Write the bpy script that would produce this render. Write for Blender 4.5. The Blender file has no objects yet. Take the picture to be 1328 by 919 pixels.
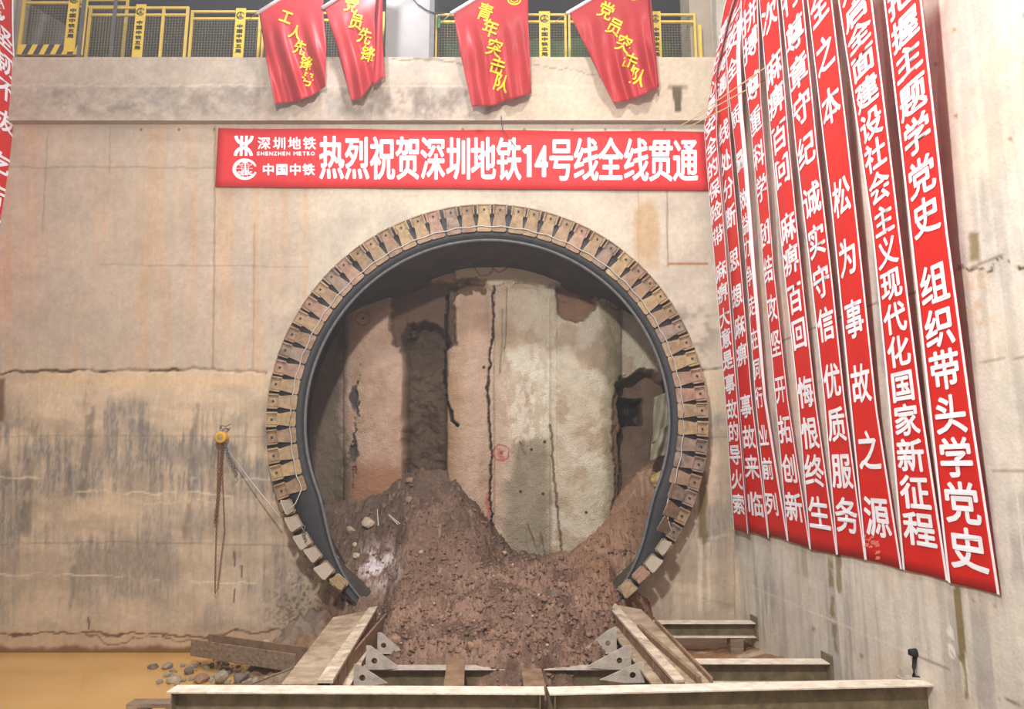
import bpy, bmesh, math, random
import numpy as np
from mathutils import Vector, Matrix

random.seed(7); np.random.seed(7)
S = bpy.context.scene
COL = S.collection
PI = math.pi

# ---------------------------------------------------------------- camera
FPX = 920.0
PITCH = math.atan(147 / FPX)
CAM = np.array([0, 0, 3.0])
cam = bpy.data.cameras.new('camera')
cam.sensor_width = 36; cam.lens = FPX / 1328 * 36
cam.clip_end = 200
camo = bpy.data.objects.new('camera', cam); COL.objects.link(camo)
camo.location = CAM
camo.rotation_euler = (PI / 2 + PITCH, 0, 0)
S.camera = camo

# ---------------------------------------------------------------- world, lights, exposure
S.view_settings.view_transform = 'Standard'
S.view_settings.look = 'None'
S.view_settings.gamma = 1
S.view_settings.use_curve_mapping = False
S.view_settings.exposure = 0.12
W = bpy.data.worlds.new('world'); S.world = W; W.use_nodes = True
bg = W.node_tree.nodes['Background']
bg.inputs[0].default_value = (1.0, 0.98, 0.97, 1)
bg.inputs[1].default_value = 0.60


def area_light(name, loc, target, power, size, color):
    l = bpy.data.lights.new(name, 'AREA'); l.energy = power; l.size = size; l.color = color
    o = bpy.data.objects.new(name, l); COL.objects.link(o); o.location = loc
    o.rotation_euler = (Vector(target) - Vector(loc)).to_track_quat('-Z', 'Y').to_euler()
    return o


area_light('flood_lamp', (-1.5, 1.6, 8.6), (-0.2, 12.3, 4.5), 980, 0.45, (1.0, 0.965, 0.93))
pl_ = bpy.data.lights.new('site_lamp', 'POINT'); pl_.energy = 430; pl_.shadow_soft_size = 0.15; pl_.color = (0.93, 0.94, 1.0)
plo = bpy.data.objects.new('site_lamp', pl_); COL.objects.link(plo); plo.location = (-2.9, 10.7, 12.5)
area_light('side_fill', (1.0, 4.5, 13.5), (4.2, 6.8, 4.0), 760, 0.8, (1.0, 0.97, 0.93))  # added fill light that brightens the lower right wall

HAZE = 0.0075              # density of the dust haze, which also imitates lens glare

# ---------------------------------------------------------------- projection helpers
ct, st = math.cos(PITCH), math.sin(PITCH)
FV = np.array([0, ct, st]); UV = np.array([0, -st, ct]); RV = np.array([1.0, 0, 0])


def ray(x, y):
    return FV * FPX + RV * (x - 664) + UV * (459.5 - y)


def onY(x, y, Y):
    d = ray(x, y); return CAM + d * (Y / d[1])


def onZ(x, y, z):
    d = ray(x, y); return CAM + d * ((z - CAM[2]) / d[2])


def proj(X, Y, Z):
    X = np.asarray(X, float); Y = np.asarray(Y, float); Z = np.asarray(Z, float) - CAM[2]
    f = Y * ct + Z * st; u = -Y * st + Z * ct
    f = np.maximum(f, 1e-3)
    return 664 + FPX * X / f, 459.5 - FPX * u / f


WY = 12.3                      # front wall
RWX, RWS = 3.80, 0.062        # right wall: X = RWX + RWS*(WY-Y)


def onRW(x, y, off=0.0):       # point on the right wall (off = distance in front of it)
    d = ray(x, y)
    # (d0*t) = RWX - off + RWS*(WY - d1*t)
    t = (RWX - off + RWS * WY) / (d[0] + RWS * d[1])
    return CAM + d * t


# ---------------------------------------------------------------- noise
_tab = np.random.RandomState(3).rand(64, 256, 256)


def vn(x, y, seed=0):
    t = _tab[seed % 64]
    xi = np.floor(x).astype(int); yi = np.floor(y).astype(int)
    fx = x - xi; fy = y - yi
    fx = fx * fx * (3 - 2 * fx); fy = fy * fy * (3 - 2 * fy)
    a = t[xi & 255, yi & 255]; b = t[(xi + 1) & 255, yi & 255]
    c = t[xi & 255, (yi + 1) & 255]; d = t[(xi + 1) & 255, (yi + 1) & 255]
    return (a * (1 - fx) + b * fx) * (1 - fy) + (c * (1 - fx) + d * fx) * fy


def fbm(x, y, seed=0, o=4, g=0.5):
    s = 0; a = 1; n = 0
    for k in range(o):
        s = s + a * vn(x * 2 ** k, y * 2 ** k, seed + k); n += a; a *= g
    return s / n


def sst(a, b, x):
    t = np.clip((x - a) / (b - a), 0, 1); return t * t * (3 - 2 * t)


def box(x, y, x0, x1, y0, y1, s=4):
    return sst(x0 - s, x0 + s, x) * (1 - sst(x1 - s, x1 + s, x)) * sst(y0 - s, y0 + s, y) * (1 - sst(y1 - s, y1 + s, y))


def ell(x, y, cx, cy, rx, ry, s=0.25):
    r = np.hypot((x - cx) / rx, (y - cy) / ry); return 1 - sst(1 - s, 1 + s, r)


def line(x, y, pts, w, s=0.8):
    d = np.full(np.shape(x), 1e9)
    for (ax, ay), (bx, by) in zip(pts, pts[1:]):
        vx, vy = bx - ax, by - ay
        t = np.clip(((x - ax) * vx + (y - ay) * vy) / (vx * vx + vy * vy + 1e-9), 0, 1)
        d = np.minimum(d, np.hypot(x - ax - t * vx, y - ay - t * vy))
    return 1 - sst(w, w + s, d)


def lin(c):
    c = np.asarray(c, float)
    return np.where(c <= 0.04045, c / 12.92, ((c + 0.055) / 1.055) ** 2.4)


def rgb(r, g, b):
    return tuple(float(v) for v in lin(np.array([r, g, b]) / 255.0)) + (1,)


# ---------------------------------------------------------------- materials
def mat(name, col, rough=0.8, metal=0.0, var=0.12, scale=6.0, bump=0.0, bscale=40.0, col2=None, spec=0.3, streak=None, tint=None, fine=0.0, transl=0.0):
    m = bpy.data.materials.new(name); m.use_nodes = True
    nt = m.node_tree; N = nt.nodes; L = nt.links
    b = N['Principled BSDF']; b.inputs['Roughness'].default_value = rough; b.inputs['Metallic'].default_value = metal
    b.inputs['Specular IOR Level'].default_value = spec
    tc = N.new('ShaderNodeTexCoord')
    src = tc.outputs['Object']
    if streak:
        mp = N.new('ShaderNodeMapping'); mp.inputs['Scale'].default_value = streak; L.new(src, mp.inputs[0]); nsrc = mp.outputs[0]
    else:
        nsrc = src
    no = N.new('ShaderNodeTexNoise'); no.inputs['Scale'].default_value = scale; no.inputs['Detail'].default_value = 6; no.inputs['Roughness'].default_value = 0.62
    L.new(nsrc, no.inputs['Vector'])
    rp = N.new('ShaderNodeMapRange'); rp.inputs[1].default_value = 0.3; rp.inputs[2].default_value = 0.7
    L.new(no.outputs['Fac'], rp.inputs[0])
    mix = N.new('ShaderNodeMix'); mix.data_type = 'RGBA'
    L.new(rp.outputs[0], mix.inputs[0])
    if tint:
        at = N.new('ShaderNodeAttribute'); at.attribute_name = tint
        lo = N.new('ShaderNodeMix'); lo.data_type = 'RGBA'; lo.blend_type = 'MULTIPLY'; lo.inputs[0].default_value = 1
        hi = N.new('ShaderNodeMix'); hi.data_type = 'RGBA'; hi.blend_type = 'MULTIPLY'; hi.inputs[0].default_value = 1
        L.new(at.outputs['Color'], lo.inputs[6]); L.new(at.outputs['Color'], hi.inputs[6])
        lo.inputs[7].default_value = (1 - var,) * 3 + (1,); hi.inputs[7].default_value = (1 + var,) * 3 + (1,)
        L.new(lo.outputs[2], mix.inputs[6]); L.new(hi.outputs[2], mix.inputs[7])
    else:
        c = np.array(col[:3]); c2 = np.array(col2[:3]) if col2 else None
        mix.inputs[6].default_value = tuple(c * (1 - var)) + (1,)
        mix.inputs[7].default_value = (tuple(c2) if col2 else tuple(c * (1 + var))) + (1,)
    out = mix.outputs[2]
    if fine:
        n3 = N.new('ShaderNodeTexNoise'); n3.inputs['Scale'].default_value = 60; n3.inputs['Detail'].default_value = 3
        L.new(src, n3.inputs['Vector'])
        r3 = N.new('ShaderNodeMapRange'); r3.inputs[1].default_value = 0.3; r3.inputs[2].default_value = 0.7; r3.inputs[3].default_value = 1 - fine; r3.inputs[4].default_value = 1 + fine
        L.new(n3.outputs['Fac'], r3.inputs[0])
        mm = N.new('ShaderNodeMix'); mm.data_type = 'RGBA'; mm.blend_type = 'MULTIPLY'; mm.inputs[0].default_value = 1
        L.new(out, mm.inputs[6]); L.new(r3.outputs[0], mm.inputs[7]); out = mm.outputs[2]
    L.new(out, b.inputs['Base Color'])
    if bump:
        n2 = N.new('ShaderNodeTexNoise'); n2.inputs['Scale'].default_value = bscale; n2.inputs['Detail'].default_value = 5
        L.new(src, n2.inputs['Vector'])
        bp = N.new('ShaderNodeBump'); bp.inputs['Strength'].default_value = bump; bp.inputs['Distance'].default_value = 0.02
        L.new(n2.outputs['Fac'], bp.inputs['Height']); L.new(bp.outputs[0], b.inputs['Normal'])
    if transl:
        tr = N.new('ShaderNodeBsdfTranslucent'); L.new(out, tr.inputs['Color'])
        ms = N.new('ShaderNodeMixShader'); ms.inputs[0].default_value = transl
        L.new(b.outputs[0], ms.inputs[1]); L.new(tr.outputs[0], ms.inputs[2])
        L.new(ms.outputs[0], N['Material Output'].inputs[0])
    return m


M = {}
M['wall'] = mat('concrete_wall', None, 0.9, var=0.10, scale=1.6, bump=0.25, bscale=30, tint='tint', fine=0.05, spec=0.15)
M['rwall'] = mat('concrete_side_wall', None, 0.9, var=0.08, scale=1.6, bump=0.25, bscale=30, tint='tint', fine=0.05, spec=0.15)
M['rock'] = mat('sprayed_concrete', None, 0.95, var=0.12, scale=5, bump=1.4, bscale=42, tint='tint', fine=0.13, spec=0.1)
M['soil'] = mat('mud_soil', None, 0.95, var=0.2, scale=7, bump=0.9, bscale=30, tint='tint', fine=0.15, spec=0.12)
M['clod'] = mat('mud_clods', rgb(132, 105, 90), 0.95, var=0.2, scale=5, bump=0.6, bscale=40, spec=0.12)
M['plain'] = mat('plain_concrete', rgb(172, 158, 142), 0.9, var=0.12, scale=1.2, bump=0.2, spec=0.15)
M['pillar'] = mat('pillar_concrete', rgb(150, 147, 146), 0.9, var=0.1, scale=2, bump=0.2, spec=0.15)
M['dark'] = mat('painted_darkness', rgb(72, 72, 78), 0.95, var=0.2, scale=0.6, spec=0.05)  # darkness of the gallery put into the wall colour
M['net'] = mat('green_net', rgb(66, 92, 70), 0.95, var=0.3, scale=1.5, spec=0.05)
M['rubber'] = mat('black_rubber', rgb(40, 40, 44), 0.55, var=0.35, scale=9, bump=0.25, spec=0.4)
M['rubber_edge'] = mat('worn_rubber_edge', rgb(96, 96, 100), 0.6, var=0.3, scale=14, spec=0.4)
M['ring'] = mat('ring_steel', rgb(74, 66, 60), 0.7, var=0.3, scale=8, spec=0.3)
M['lining'] = mat('lining_soiled', rgb(66, 62, 62), 0.85, var=0.35, scale=2.2, bump=0.4, spec=0.15)
M['flap'] = [mat('rusty_plate_%d' % i, rgb(*c), 0.75, 0.0, var=0.22, scale=9, bump=0.35, bscale=50, col2=rgb(*c2), spec=0.25) for i, (c, c2) in enumerate([
    ((140, 116, 92), (176, 150, 120)), ((128, 104, 86), (164, 136, 110)), ((142, 112, 96), (180, 146, 126)), ((152, 126, 94), (182, 158, 122)), ((116, 100, 90), (160, 138, 122))])]
M['flap_pale'] = mat('pale_plate', rgb(176, 164, 146), 0.8, var=0.12, scale=10, bump=0.2)
M['bolt'] = mat('bolt_dark', rgb(60, 48, 40), 0.7)
M['wire'] = mat('wire_rope', rgb(176, 172, 168), 0.5, 0.3, var=0.15, scale=60)
M['chain'] = mat('rusty_chain', rgb(120, 88, 62), 0.7, 0.2, var=0.25, scale=30)
M['hoist'] = mat('hoist_yellow', rgb(214, 160, 58), 0.5, var=0.2, scale=20)
M['beam'] = mat('muddy_steel', rgb(96, 86, 64), 0.85, var=0.25, scale=5, bump=0.4, bscale=25, col2=rgb(134, 120, 94), spec=0.2, fine=0.08)
M['beamtop'] = mat('pale_flange_steel', rgb(206, 192, 172), 0.85, var=0.14, scale=7, bump=0.4, bscale=30, col2=rgb(236, 226, 212), spec=0.2, fine=0.08)  # paler steel tone for the beam flanges
M['railm'] = mat('worn_rail_steel', rgb(164, 144, 120), 0.85, var=0.2, scale=6, bump=0.4, bscale=30, col2=rgb(222, 208, 188), spec=0.2, fine=0.1)
M['gusset'] = mat('grey_plate', rgb(168, 160, 150), 0.8, var=0.18, scale=9, bump=0.3, col2=rgb(196, 184, 172))
M['rust'] = mat('rust_plate', rgb(118, 96, 76), 0.8, var=0.18, scale=7, bump=0.25, col2=rgb(154, 124, 98), fine=0.06)
M['deck'] = mat('muddy_deck_plate', rgb(140, 116, 92), 0.85, var=0.2, scale=5, bump=0.5, col2=rgb(190, 172, 148), fine=0.1)
M['plank'] = mat('old_plank', rgb(120, 100, 82), 0.9, var=0.25, scale=4, bump=0.4, streak=(1, 6, 6), col2=rgb(156, 136, 116))
M['stone'] = [mat('stone_%d' % i, rgb(*c), 0.9, var=0.2, scale=9, bump=0.5, spec=0.15) for i, c in enumerate([(150, 139, 124), (116, 106, 96), (172, 156, 134), (148, 118, 98), (188, 172, 146)])]
M['white'] = mat('white_print', rgb(240, 238, 244), 0.7, var=0.02)
M['powder'] = mat('white_powder', rgb(226, 214, 214), 0.95, var=0.08, scale=20)
M['red'] = mat('red_banner_cloth', rgb(206, 32, 26), 0.55, var=0.05, scale=3, spec=0.3)
M['redh'] = mat('red_banner_print', rgb(204, 44, 48), 0.6, var=0.04, scale=2, spec=0.25)
M['redf'] = mat('red_flag_silk', rgb(182, 42, 48), 0.45, var=0.06, scale=4, spec=0.3, transl=0.15)
M['yel'] = mat('yellow_print', rgb(240, 214, 36), 0.6, var=0.04)
M['fence'] = mat('fence_yellow', rgb(214, 182, 84), 0.55, var=0.1, scale=6)
M['mesh'] = mat('fence_mesh', rgb(150, 140, 96), 0.6, var=0.1)
M['ink'] = mat('black_ink', rgb(46, 44, 40), 0.6)
M['stripe'] = mat('dark_stripe', rgb(66, 66, 82), 0.6)
M['sign'] = mat('sign_yellow', rgb(224, 190, 76), 0.5, var=0.06)
M['steelgrey'] = mat('grey_steel', rgb(104, 102, 104), 0.6, 0.3, var=0.15)
M['bamboo'] = mat('bamboo', rgb(176, 154, 112), 0.7, var=0.15, scale=20)
M['black'] = mat('black_plastic', rgb(36, 34, 38), 0.45)
M['tarp'] = mat('grey_tarp', rgb(150, 142, 120), 0.6, var=0.2, scale=5)
M['sleeve'] = mat('white_sleeve', rgb(214, 206, 214), 0.7)
M['bottle'] = mat('green_bottle', rgb(72, 140, 92), 0.2, spec=0.5)
M['cable'] = mat('dark_cable', rgb(70, 66, 66), 0.7)

# water
wm = bpy.data.materials.new('muddy_water'); wm.use_nodes = True
_n = wm.node_tree.nodes; _l = wm.node_tree.links; _b = _n['Principled BSDF']
_b.inputs['Roughness'].default_value = 0.12; _b.inputs['Specular IOR Level'].default_value = 0.35
_t = _n.new('ShaderNodeTexCoord'); _no = _n.new('ShaderNodeTexNoise'); _no.inputs['Scale'].default_value = 0.8; _no.inputs['Detail'].default_value = 4
_mx = _n.new('ShaderNodeMix'); _mx.data_type = 'RGBA'; _mx.inputs[6].default_value = rgb(196, 150, 86); _mx.inputs[7].default_value = rgb(220, 178, 112)
_l.new(_t.outputs['Object'], _no.inputs['Vector']); _l.new(_no.outputs['Fac'], _mx.inputs[0]); _l.new(_mx.outputs[2], _b.inputs['Base Color'])
_n2 = _n.new('ShaderNodeTexNoise'); _n2.inputs['Scale'].default_value = 5; _bp = _n.new('ShaderNodeBump'); _bp.inputs['Strength'].default_value = 0.06; _bp.inputs['Distance'].default_value = 0.02
_l.new(_t.outputs['Object'], _n2.inputs['Vector']); _l.new(_n2.outputs['Fac'], _bp.inputs['Height']); _l.new(_bp.outputs[0], _b.inputs['Normal'])
M['water'] = wm

# ---------------------------------------------------------------- object helpers
def link(o, parent=None):
    COL.objects.link(o)
    if parent is not None:
        o.parent = parent
    return o


def tag(o, label, cat, group=None, kind=None):
    if label: o['label'] = label
    if cat: o['category'] = cat
    if group: o['group'] = group
    if kind: o['kind'] = kind
    return o


def structure(o, label=None):
    o['kind'] = 'structure'
    if label: o['label'] = label
    return o


def empty(name, loc, label, cat, group=None):
    o = bpy.data.objects.new(name, None); link(o); o.location = loc; o.empty_display_size = 0.2
    return tag(o, label, cat, group)


class MB:
    """collects faces into one mesh"""
    def __init__(s):
        s.v = []; s.f = []; s.mi = []; s.m = 0

    def add(s, vs, fs, m=None):
        b = len(s.v); s.v += [tuple(map(float, p)) for p in vs]
        for f in fs:
            s.f.append(tuple(i + b for i in f)); s.mi.append(s.m if m is None else m)

    def frame_box(s, o, a, b, c, m=None):
        """box from corner o along vectors a,b,c"""
        o, a, b, c = (np.asarray(q, float) for q in (o, a, b, c))
        vs = [o, o + a, o + a + b, o + b, o + c, o + a + c, o + a + b + c, o + b + c]
        fs = [(0, 3, 2, 1), (4, 5, 6, 7), (0, 1, 5, 4), (1, 2, 6, 5), (2, 3, 7, 6), (3, 0, 4, 7)]
        if np.dot(np.cross(a, b), c) < 0: fs = [f[::-1] for f in fs]
        s.add(vs, fs, m)

    def box(s, x0, x1, y0, y1, z0, z1, m=None):
        s.frame_box((x0, y0, z0), (x1 - x0, 0, 0), (0, y1 - y0, 0), (0, 0, z1 - z0), m)

    def tube(s, pts, r, n=8, m=None, cap=True):
        pts = [np.asarray(p, float) for p in pts]; rings = []
        rr = r if hasattr(r, '__len__') else [r] * len(pts)
        up = np.array([0.0, 0, 1])
        vs = []
        for i, p in enumerate(pts):
            t = pts[min(i + 1, len(pts) - 1)] - pts[max(i - 1, 0)]; t = t / (np.linalg.norm(t) + 1e-12)
            a = np.cross(t, up)
            if np.linalg.norm(a) < 0.05: a = np.cross(t, np.array([1.0, 0, 0]))
            a /= np.linalg.norm(a); b = np.cross(t, a)
            for k in range(n):
                q = 2 * PI * k / n; vs.append(p + rr[i] * (a * math.cos(q) + b * math.sin(q)))
        fs = []
        for i in range(len(pts) - 1):
            for k in range(n):
                fs.append((i * n + k, i * n + (k + 1) % n, (i + 1) * n + (k + 1) % n, (i + 1) * n + k))
        if cap:
            fs.append(tuple(range(n))[::-1]); fs.append(tuple((len(pts) - 1) * n + k for k in range(n)))
        s.add(vs, fs, m)

    def prism(s, poly, d, m=None):
        """closed polygon (3D pts) extruded along d"""
        n = len(poly); d = np.asarray(d, float)
        vs = [np.asarray(p, float) for p in poly] + [np.asarray(p, float) + d for p in poly]
        fs = [tuple(range(n))[::-1], tuple(range(n, 2 * n))] + [(i, (i + 1) % n, n + (i + 1) % n, n + i) for i in range(n)]
        s.add(vs, fs, m)

    def build(s, name, mats, parent=None, bevel=0.0, smooth=False, loc=None):
        me = bpy.data.meshes.new(name)
        v = np.array(s.v)
        if loc is not None: v = v - np.asarray(loc)
        me.from_pydata([tuple(p) for p in v], [], s.f)
        for m in (mats if isinstance(mats, (list, tuple)) else [mats]): me.materials.append(m)
        if max(s.mi, default=0) > 0: me.polygons.foreach_set('material_index', s.mi)
        if smooth: me.polygons.foreach_set('use_smooth', [True] * len(me.polygons))
        me.validate(); me.update()
        bm = bmesh.new(); bm.from_mesh(me); bmesh.ops.recalc_face_normals(bm, faces=bm.faces); bm.to_mesh(me); bm.free()
        o = bpy.data.objects.new(name, me); link(o, parent)
        if loc is not None: o.location = loc
        if bevel:
            b = o.modifiers.new('bevel', 'BEVEL'); b.width = bevel; b.segments = 2; b.limit_method = 'ANGLE'
        return o


def grid_mesh(name, P, material, tint=None, keep=None, smooth=True, parent=None):
    """P: (ny,nx,3) array of points; tint (ny,nx,3) sRGB; keep (ny,nx) bool for verts"""
    ny, nx = P.shape[:2]
    idx = np.arange(ny * nx).reshape(ny, nx)
    q = np.stack([idx[:-1, :-1], idx[:-1, 1:], idx[1:, 1:], idx[1:, :-1]], -1).reshape(-1, 4)
    if keep is not None:
        k = keep.reshape(-1); q = q[k[q].all(1)]
        used = np.zeros(ny * nx, bool); used[q.reshape(-1)] = True
        remap = np.cumsum(used) - 1; q = remap[q]
    else:
        used = np.ones(ny * nx, bool)
    V = P.reshape(-1, 3)[used]
    me = bpy.data.meshes.new(name)
    me.vertices.add(len(V)); me.vertices.foreach_set('co', V.astype(np.float32).ravel())
    me.loops.add(q.size); me.loops.foreach_set('vertex_index', q.astype(np.int32).ravel())
    me.polygons.add(len(q)); me.polygons.foreach_set('loop_start', np.arange(0, q.size, 4, dtype=np.int32))
    me.polygons.foreach_set('loop_total', np.full(len(q), 4, np.int32))
    if smooth: me.polygons.foreach_set('use_smooth', np.ones(len(q), bool))
    me.update(calc_edges=True)
    if tint is not None:
        a = me.attributes.new('tint', 'FLOAT_COLOR', 'POINT')
        c = np.ones((len(V), 4), np.float32); c[:, :3] = lin(np.clip(tint.reshape(-1, 3)[used], 0, 1))
        a.data.foreach_set('color', c.ravel())
    me.materials.append(material)
    o = bpy.data.objects.new(name, me); link(o, parent)
    return o


def mixc(c, col, m):
    return c * (1 - m[..., None]) + (np.array(col) / 255.0) * m[..., None]


# ---------------------------------------------------------------- lettering
_gc = {}


def glyph(ch):
    if ch in _gc: return _gc[ch]
    cu = bpy.data.curves.new('glyph', 'FONT'); cu.body = ch; cu.size = 1; cu.resolution_u = 3
    ob = bpy.data.objects.new('glyph', cu); COL.objects.link(ob)
    dg = bpy.context.evaluated_depsgraph_get(); dg.update()
    me = ob.evaluated_get(dg).to_mesh()
    v = np.array([p.co[:2] for p in me.vertices]); f = [tuple(p.vertices) for p in me.polygons]
    ob.evaluated_get(dg).to_mesh_clear()
    bpy.data.objects.remove(ob); bpy.data.curves.remove(cu)
    _gc[ch] = (v, f); return _gc[ch]


def ref_box():
    v, _ = glyph('国'); return v.min(0), v.max(0)


_rb = None


def put_char(mb, ch, fn, w, h, bold=0.02, cjk=True, n=8):
    """fn(a,b,k) maps local (a right, b up, in units of half cell -> metres) to a 3D point; w,h cell size; k layer index"""
    global _rb
    if _rb is None: _rb = ref_box()
    v, f = glyph(ch)
    if cjk:
        c = (_rb[0] + _rb[1]) / 2; sz = _rb[1] - _rb[0]
    else:
        c = (v.min(0) + v.max(0)) / 2; sz = v.max(0) - v.min(0)
    u = (v - c) / sz
    shifts = [(0, 0)] + ([(math.cos(2 * PI * k / n), math.sin(2 * PI * k / n)) for k in range(n)] if bold else [])
    for k, (sx, sy) in enumerate(shifts):
        mb.add([fn(p[0] * w + sx * bold, p[1] * h + sy * bold, k) for p in u], f)


# ================================================================ SETTING
# ---- front wall with the round portal opening
RC = np.array([-0.42, 3.88]); R_OUT = 3.72
xs = np.arange(-10.2, 3.95, 0.025); zs = np.arange(-0.4, 9.6, 0.025)
X, Z = np.meshgrid(xs, zs)
px, py = proj(X, np.full_like(X, WY), Z)
wob = (fbm(px / 18, py / 18, 5, 3) - 0.5)
c = np.zeros(X.shape + (3,)); c[:] = np.array([188, 170, 152]) / 255
cen = sst(330, 480, px) * (1 - sst(880, 930, px) * 0.5)
c = mixc(c, (194, 186, 168), cen * 0.8)
strk = fbm(px / 9, py / 260, 9, 4)
c = mixc(c, (194, 158, 126), sst(0.45, 0.75, strk) * 0.55 * (1 - sst(380, 480, px)) * (1 - sst(470, 490, py)))
c = mixc(c, (170, 158, 146), sst(0.52, 0.7, fbm(px / 80, py / 60, 14, 4)) * 0.4 * (1 - sst(470, 500, py)))
low = sst(478, 484, py)
c = mixc(c, (204, 180, 152), low * 0.7)
fst = fbm(px / 1.6, py / 38, 27, 3)
# lower lifts: grey formwork residue in streaky blotches
bl = fbm(px / 55, py / 45, 20, 4) * 0.65 + fbm(px / 3.5, py / 70, 25, 3) * 0.35
zone = 0.5 + 0.5 * np.maximum.reduce([box(px, py, 118, 254, 515, 640, 14), box(px, py, -60, 46, 545, 740, 18), box(px, py, 254, 372, 530, 640, 16), box(px, py, 46, 110, 570, 640, 20), box(px, py, 100, 420, 690, 770, 30), box(px, py, 905, 960, 480, 790, 20) * 0.8])
g = sst(0.38, 0.68, bl) * zone * sst(495, 540, py)
c = mixc(c, (124, 119, 115), np.clip(g * (0.55 + 0.9 * sst(0.35, 0.7, fst)), 0, 0.95))
c = mixc(c, (222, 200, 170), low * sst(0.55, 0.75, fst) * 0.35)
c = mixc(c, (168, 156, 142), low * sst(640, 720, py) * 0.25)
c = mixc(c, (150, 136, 118), low * sst(0.45, 0.7, fbm(px / 60, py / 22, 31, 5)) * 0.4)
# dark vertical formwork edges
for pts, w, a in [([(118, 499), (113, 580), (106, 640)], 3.5, 0.45), ([(45, 537), (40, 600), (33, 690)], 4, 0.4), ([(254, 525), (247, 640), (240, 695)], 2.0, 0.4), ([(92, 570), (86, 640)], 1.5, 0.4), ([(96, 735), (93, 790)], 1.2, 0.4)]:
    c = mixc(c, (98, 92, 86), line(px + wob * 6, py, pts, w, 5) * a * sst(0.3, 0.6, fbm(px / 6, py / 14, 40, 3)))
# faint formwork joints
for pts, a in [([(279, 165), (278, 330), (276, 478)], 0.45), ([(143, 165), (142, 225)], 0.35), ([(330, 290), (328, 478)], 0.3), ([(865, 245), (866, 345)], 0.6), ([(828, 245), (828, 345)], 0.3), ([(62, 170), (55, 300)], 0.3), ([(951, 560), (953, 800)], 0.4)]:
    c = mixc(c, (118, 104, 90), line(px, py, pts, 0.6, 1.0) * a)
for pts, a in [([(0, 217), (280, 217)], 0.3), ([(130, 343), (400, 345)], 0.25), ([(0, 566), (120, 564), (345, 566)], 0.25), ([(905, 568), (950, 566)], 0.4), ([(0, 706), (110, 702), (420, 708)], 0.35), ([(905, 775), (953, 785)], 0.2)]:
    c = mixc(c, (110, 98, 86), line(px, py + wob * 3, pts, 0.5, 1.0) * a)
for pts, a in [([(100, 636), (180, 640), (250, 637), (365, 650)], 0.7), ([(0, 618), (50, 620)], 0.7), ([(0, 745), (95, 745), (160, 747), (215, 752), (330, 758), (420, 756)], 0.75), ([(150, 655), (260, 648), (360, 650)], 0.4), ([(250, 620), (362, 622)], 0.5), ([(900, 700), (950, 692)], 0.4)]:
    c = mixc(c, (222, 204, 176), line(px, py + wob * 8, pts, 0.4, 1.5) * a * sst(0.25, 0.6, fbm(px / 25, py / 9, 33, 2)))
# long crack between the lifts
ck = line(px, py + wob * 9, [(-60, 484), (80, 480), (170, 480), (215, 479), (250, 477), (345, 482)], 1.0, 1.2)
ck = np.maximum(ck, line(px, py + wob * 5, [(905, 479), (952, 478)], 0.8, 1.0))
c = mixc(c, (92, 74, 56), ck * (0.35 + 0.6 * sst(0.4, 0.6, fbm(px / 20, py / 20, 44, 2))))
c = mixc(c, (206, 176, 140), box(px, py + wob * 10, 40, 340, 484, 500, 5) * 0.5)
# brown tongue of dried water right of the ring, tie strip
c = mixc(c, (176, 148, 112), np.maximum(ell(px + wob * 5, py, 838, 300, 17, 40), box(px + wob * 6, py, 822, 854, 300, 350, 4) * 0.6) * 0.75)
c = mixc(c, (150, 100, 62), line(px, py, [(866, 342), (918, 342)], 0.8, 0.8) * 0.8)
c = mixc(c, (140, 128, 116), box(px, py, 868, 930, 400, 460, 14) * sst(0.45, 0.65, fbm(px / 14, py / 10, 50, 3)) * 0.7)
# olive damp run
c = mixc(c, (112, 98, 68), np.maximum(box(px + wob * 5, py, 907, 917, 610, 696, 2), ell(px, py, 912, 694, 6, 12)) * 0.85)
c = mixc(c, (232, 220, 200), line(px + wob * 2, py, [(908, 700), (908, 790)], 1.5, 3) * 0.45)
c = mixc(c, (232, 220, 200), line(px + wob * 2, py, [(919, 705), (920, 790)], 1.0, 2) * 0.35)
c = mixc(c, (140, 126, 112), box(px + wob * 8, py, 930, 950, 560, 790, 5) * 0.35)
# brown patch at left edge, mud splash by the pile, damp base band
c = mixc(c, (104, 78, 60), box(px + wob * 8, py + wob * 6, -60, 7, 490, 546, 3) * 0.8)
spl = sst(0.60, 0.66, vn(px / 3.2, py / 3.2, 51) * 0.6 + vn(px / 1.7, py / 1.7, 52) * 0.4) * ell(px, py, 425, 795, 60, 55, 0.9)
c = mixc(c, (104, 80, 62), spl * 0.9)
c = mixc(c, (132, 108, 88), ell(px + wob * 8, py, 440, 800, 34, 36, 0.5) * 0.8)
base = sst(812, 822, py + wob * 8)
c = mixc(c, (184, 158, 132), base * 0.8)
c = mixc(c, (96, 70, 48), line(px, py + wob * 14, [(-60, 822), (60, 820), (150, 822), (250, 824), (330, 818), (420, 812)], 0.7, 1.2) * 0.85)
c = mixc(c, (112, 84, 58), line(px, py + wob * 22, [(110, 826), (160, 834), (210, 828), (300, 832)], 0.6, 1.0) * 0.7)
c = mixc(c, (110, 78, 46), sst(836, 843, py + wob * 10) * 0.8)
for x0, y0, y1 in [(304, 715, 733), (313, 733, 747), (304, 764, 780), (115, 800, 815)]:
    c = mixc(c, (84, 74, 62), line(px, py, [(x0, y0), (x0, y1)], 0.8, 0.6) * 0.8)
mott = fbm(px / 5, py / 5, 57, 4, 0.7) - 0.5
c = np.clip(c * (1 + 0.16 * mott + 0.05 * (fbm(px / 2, py / 30, 58, 2) - 0.5))[..., None], 0, 1)
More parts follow.
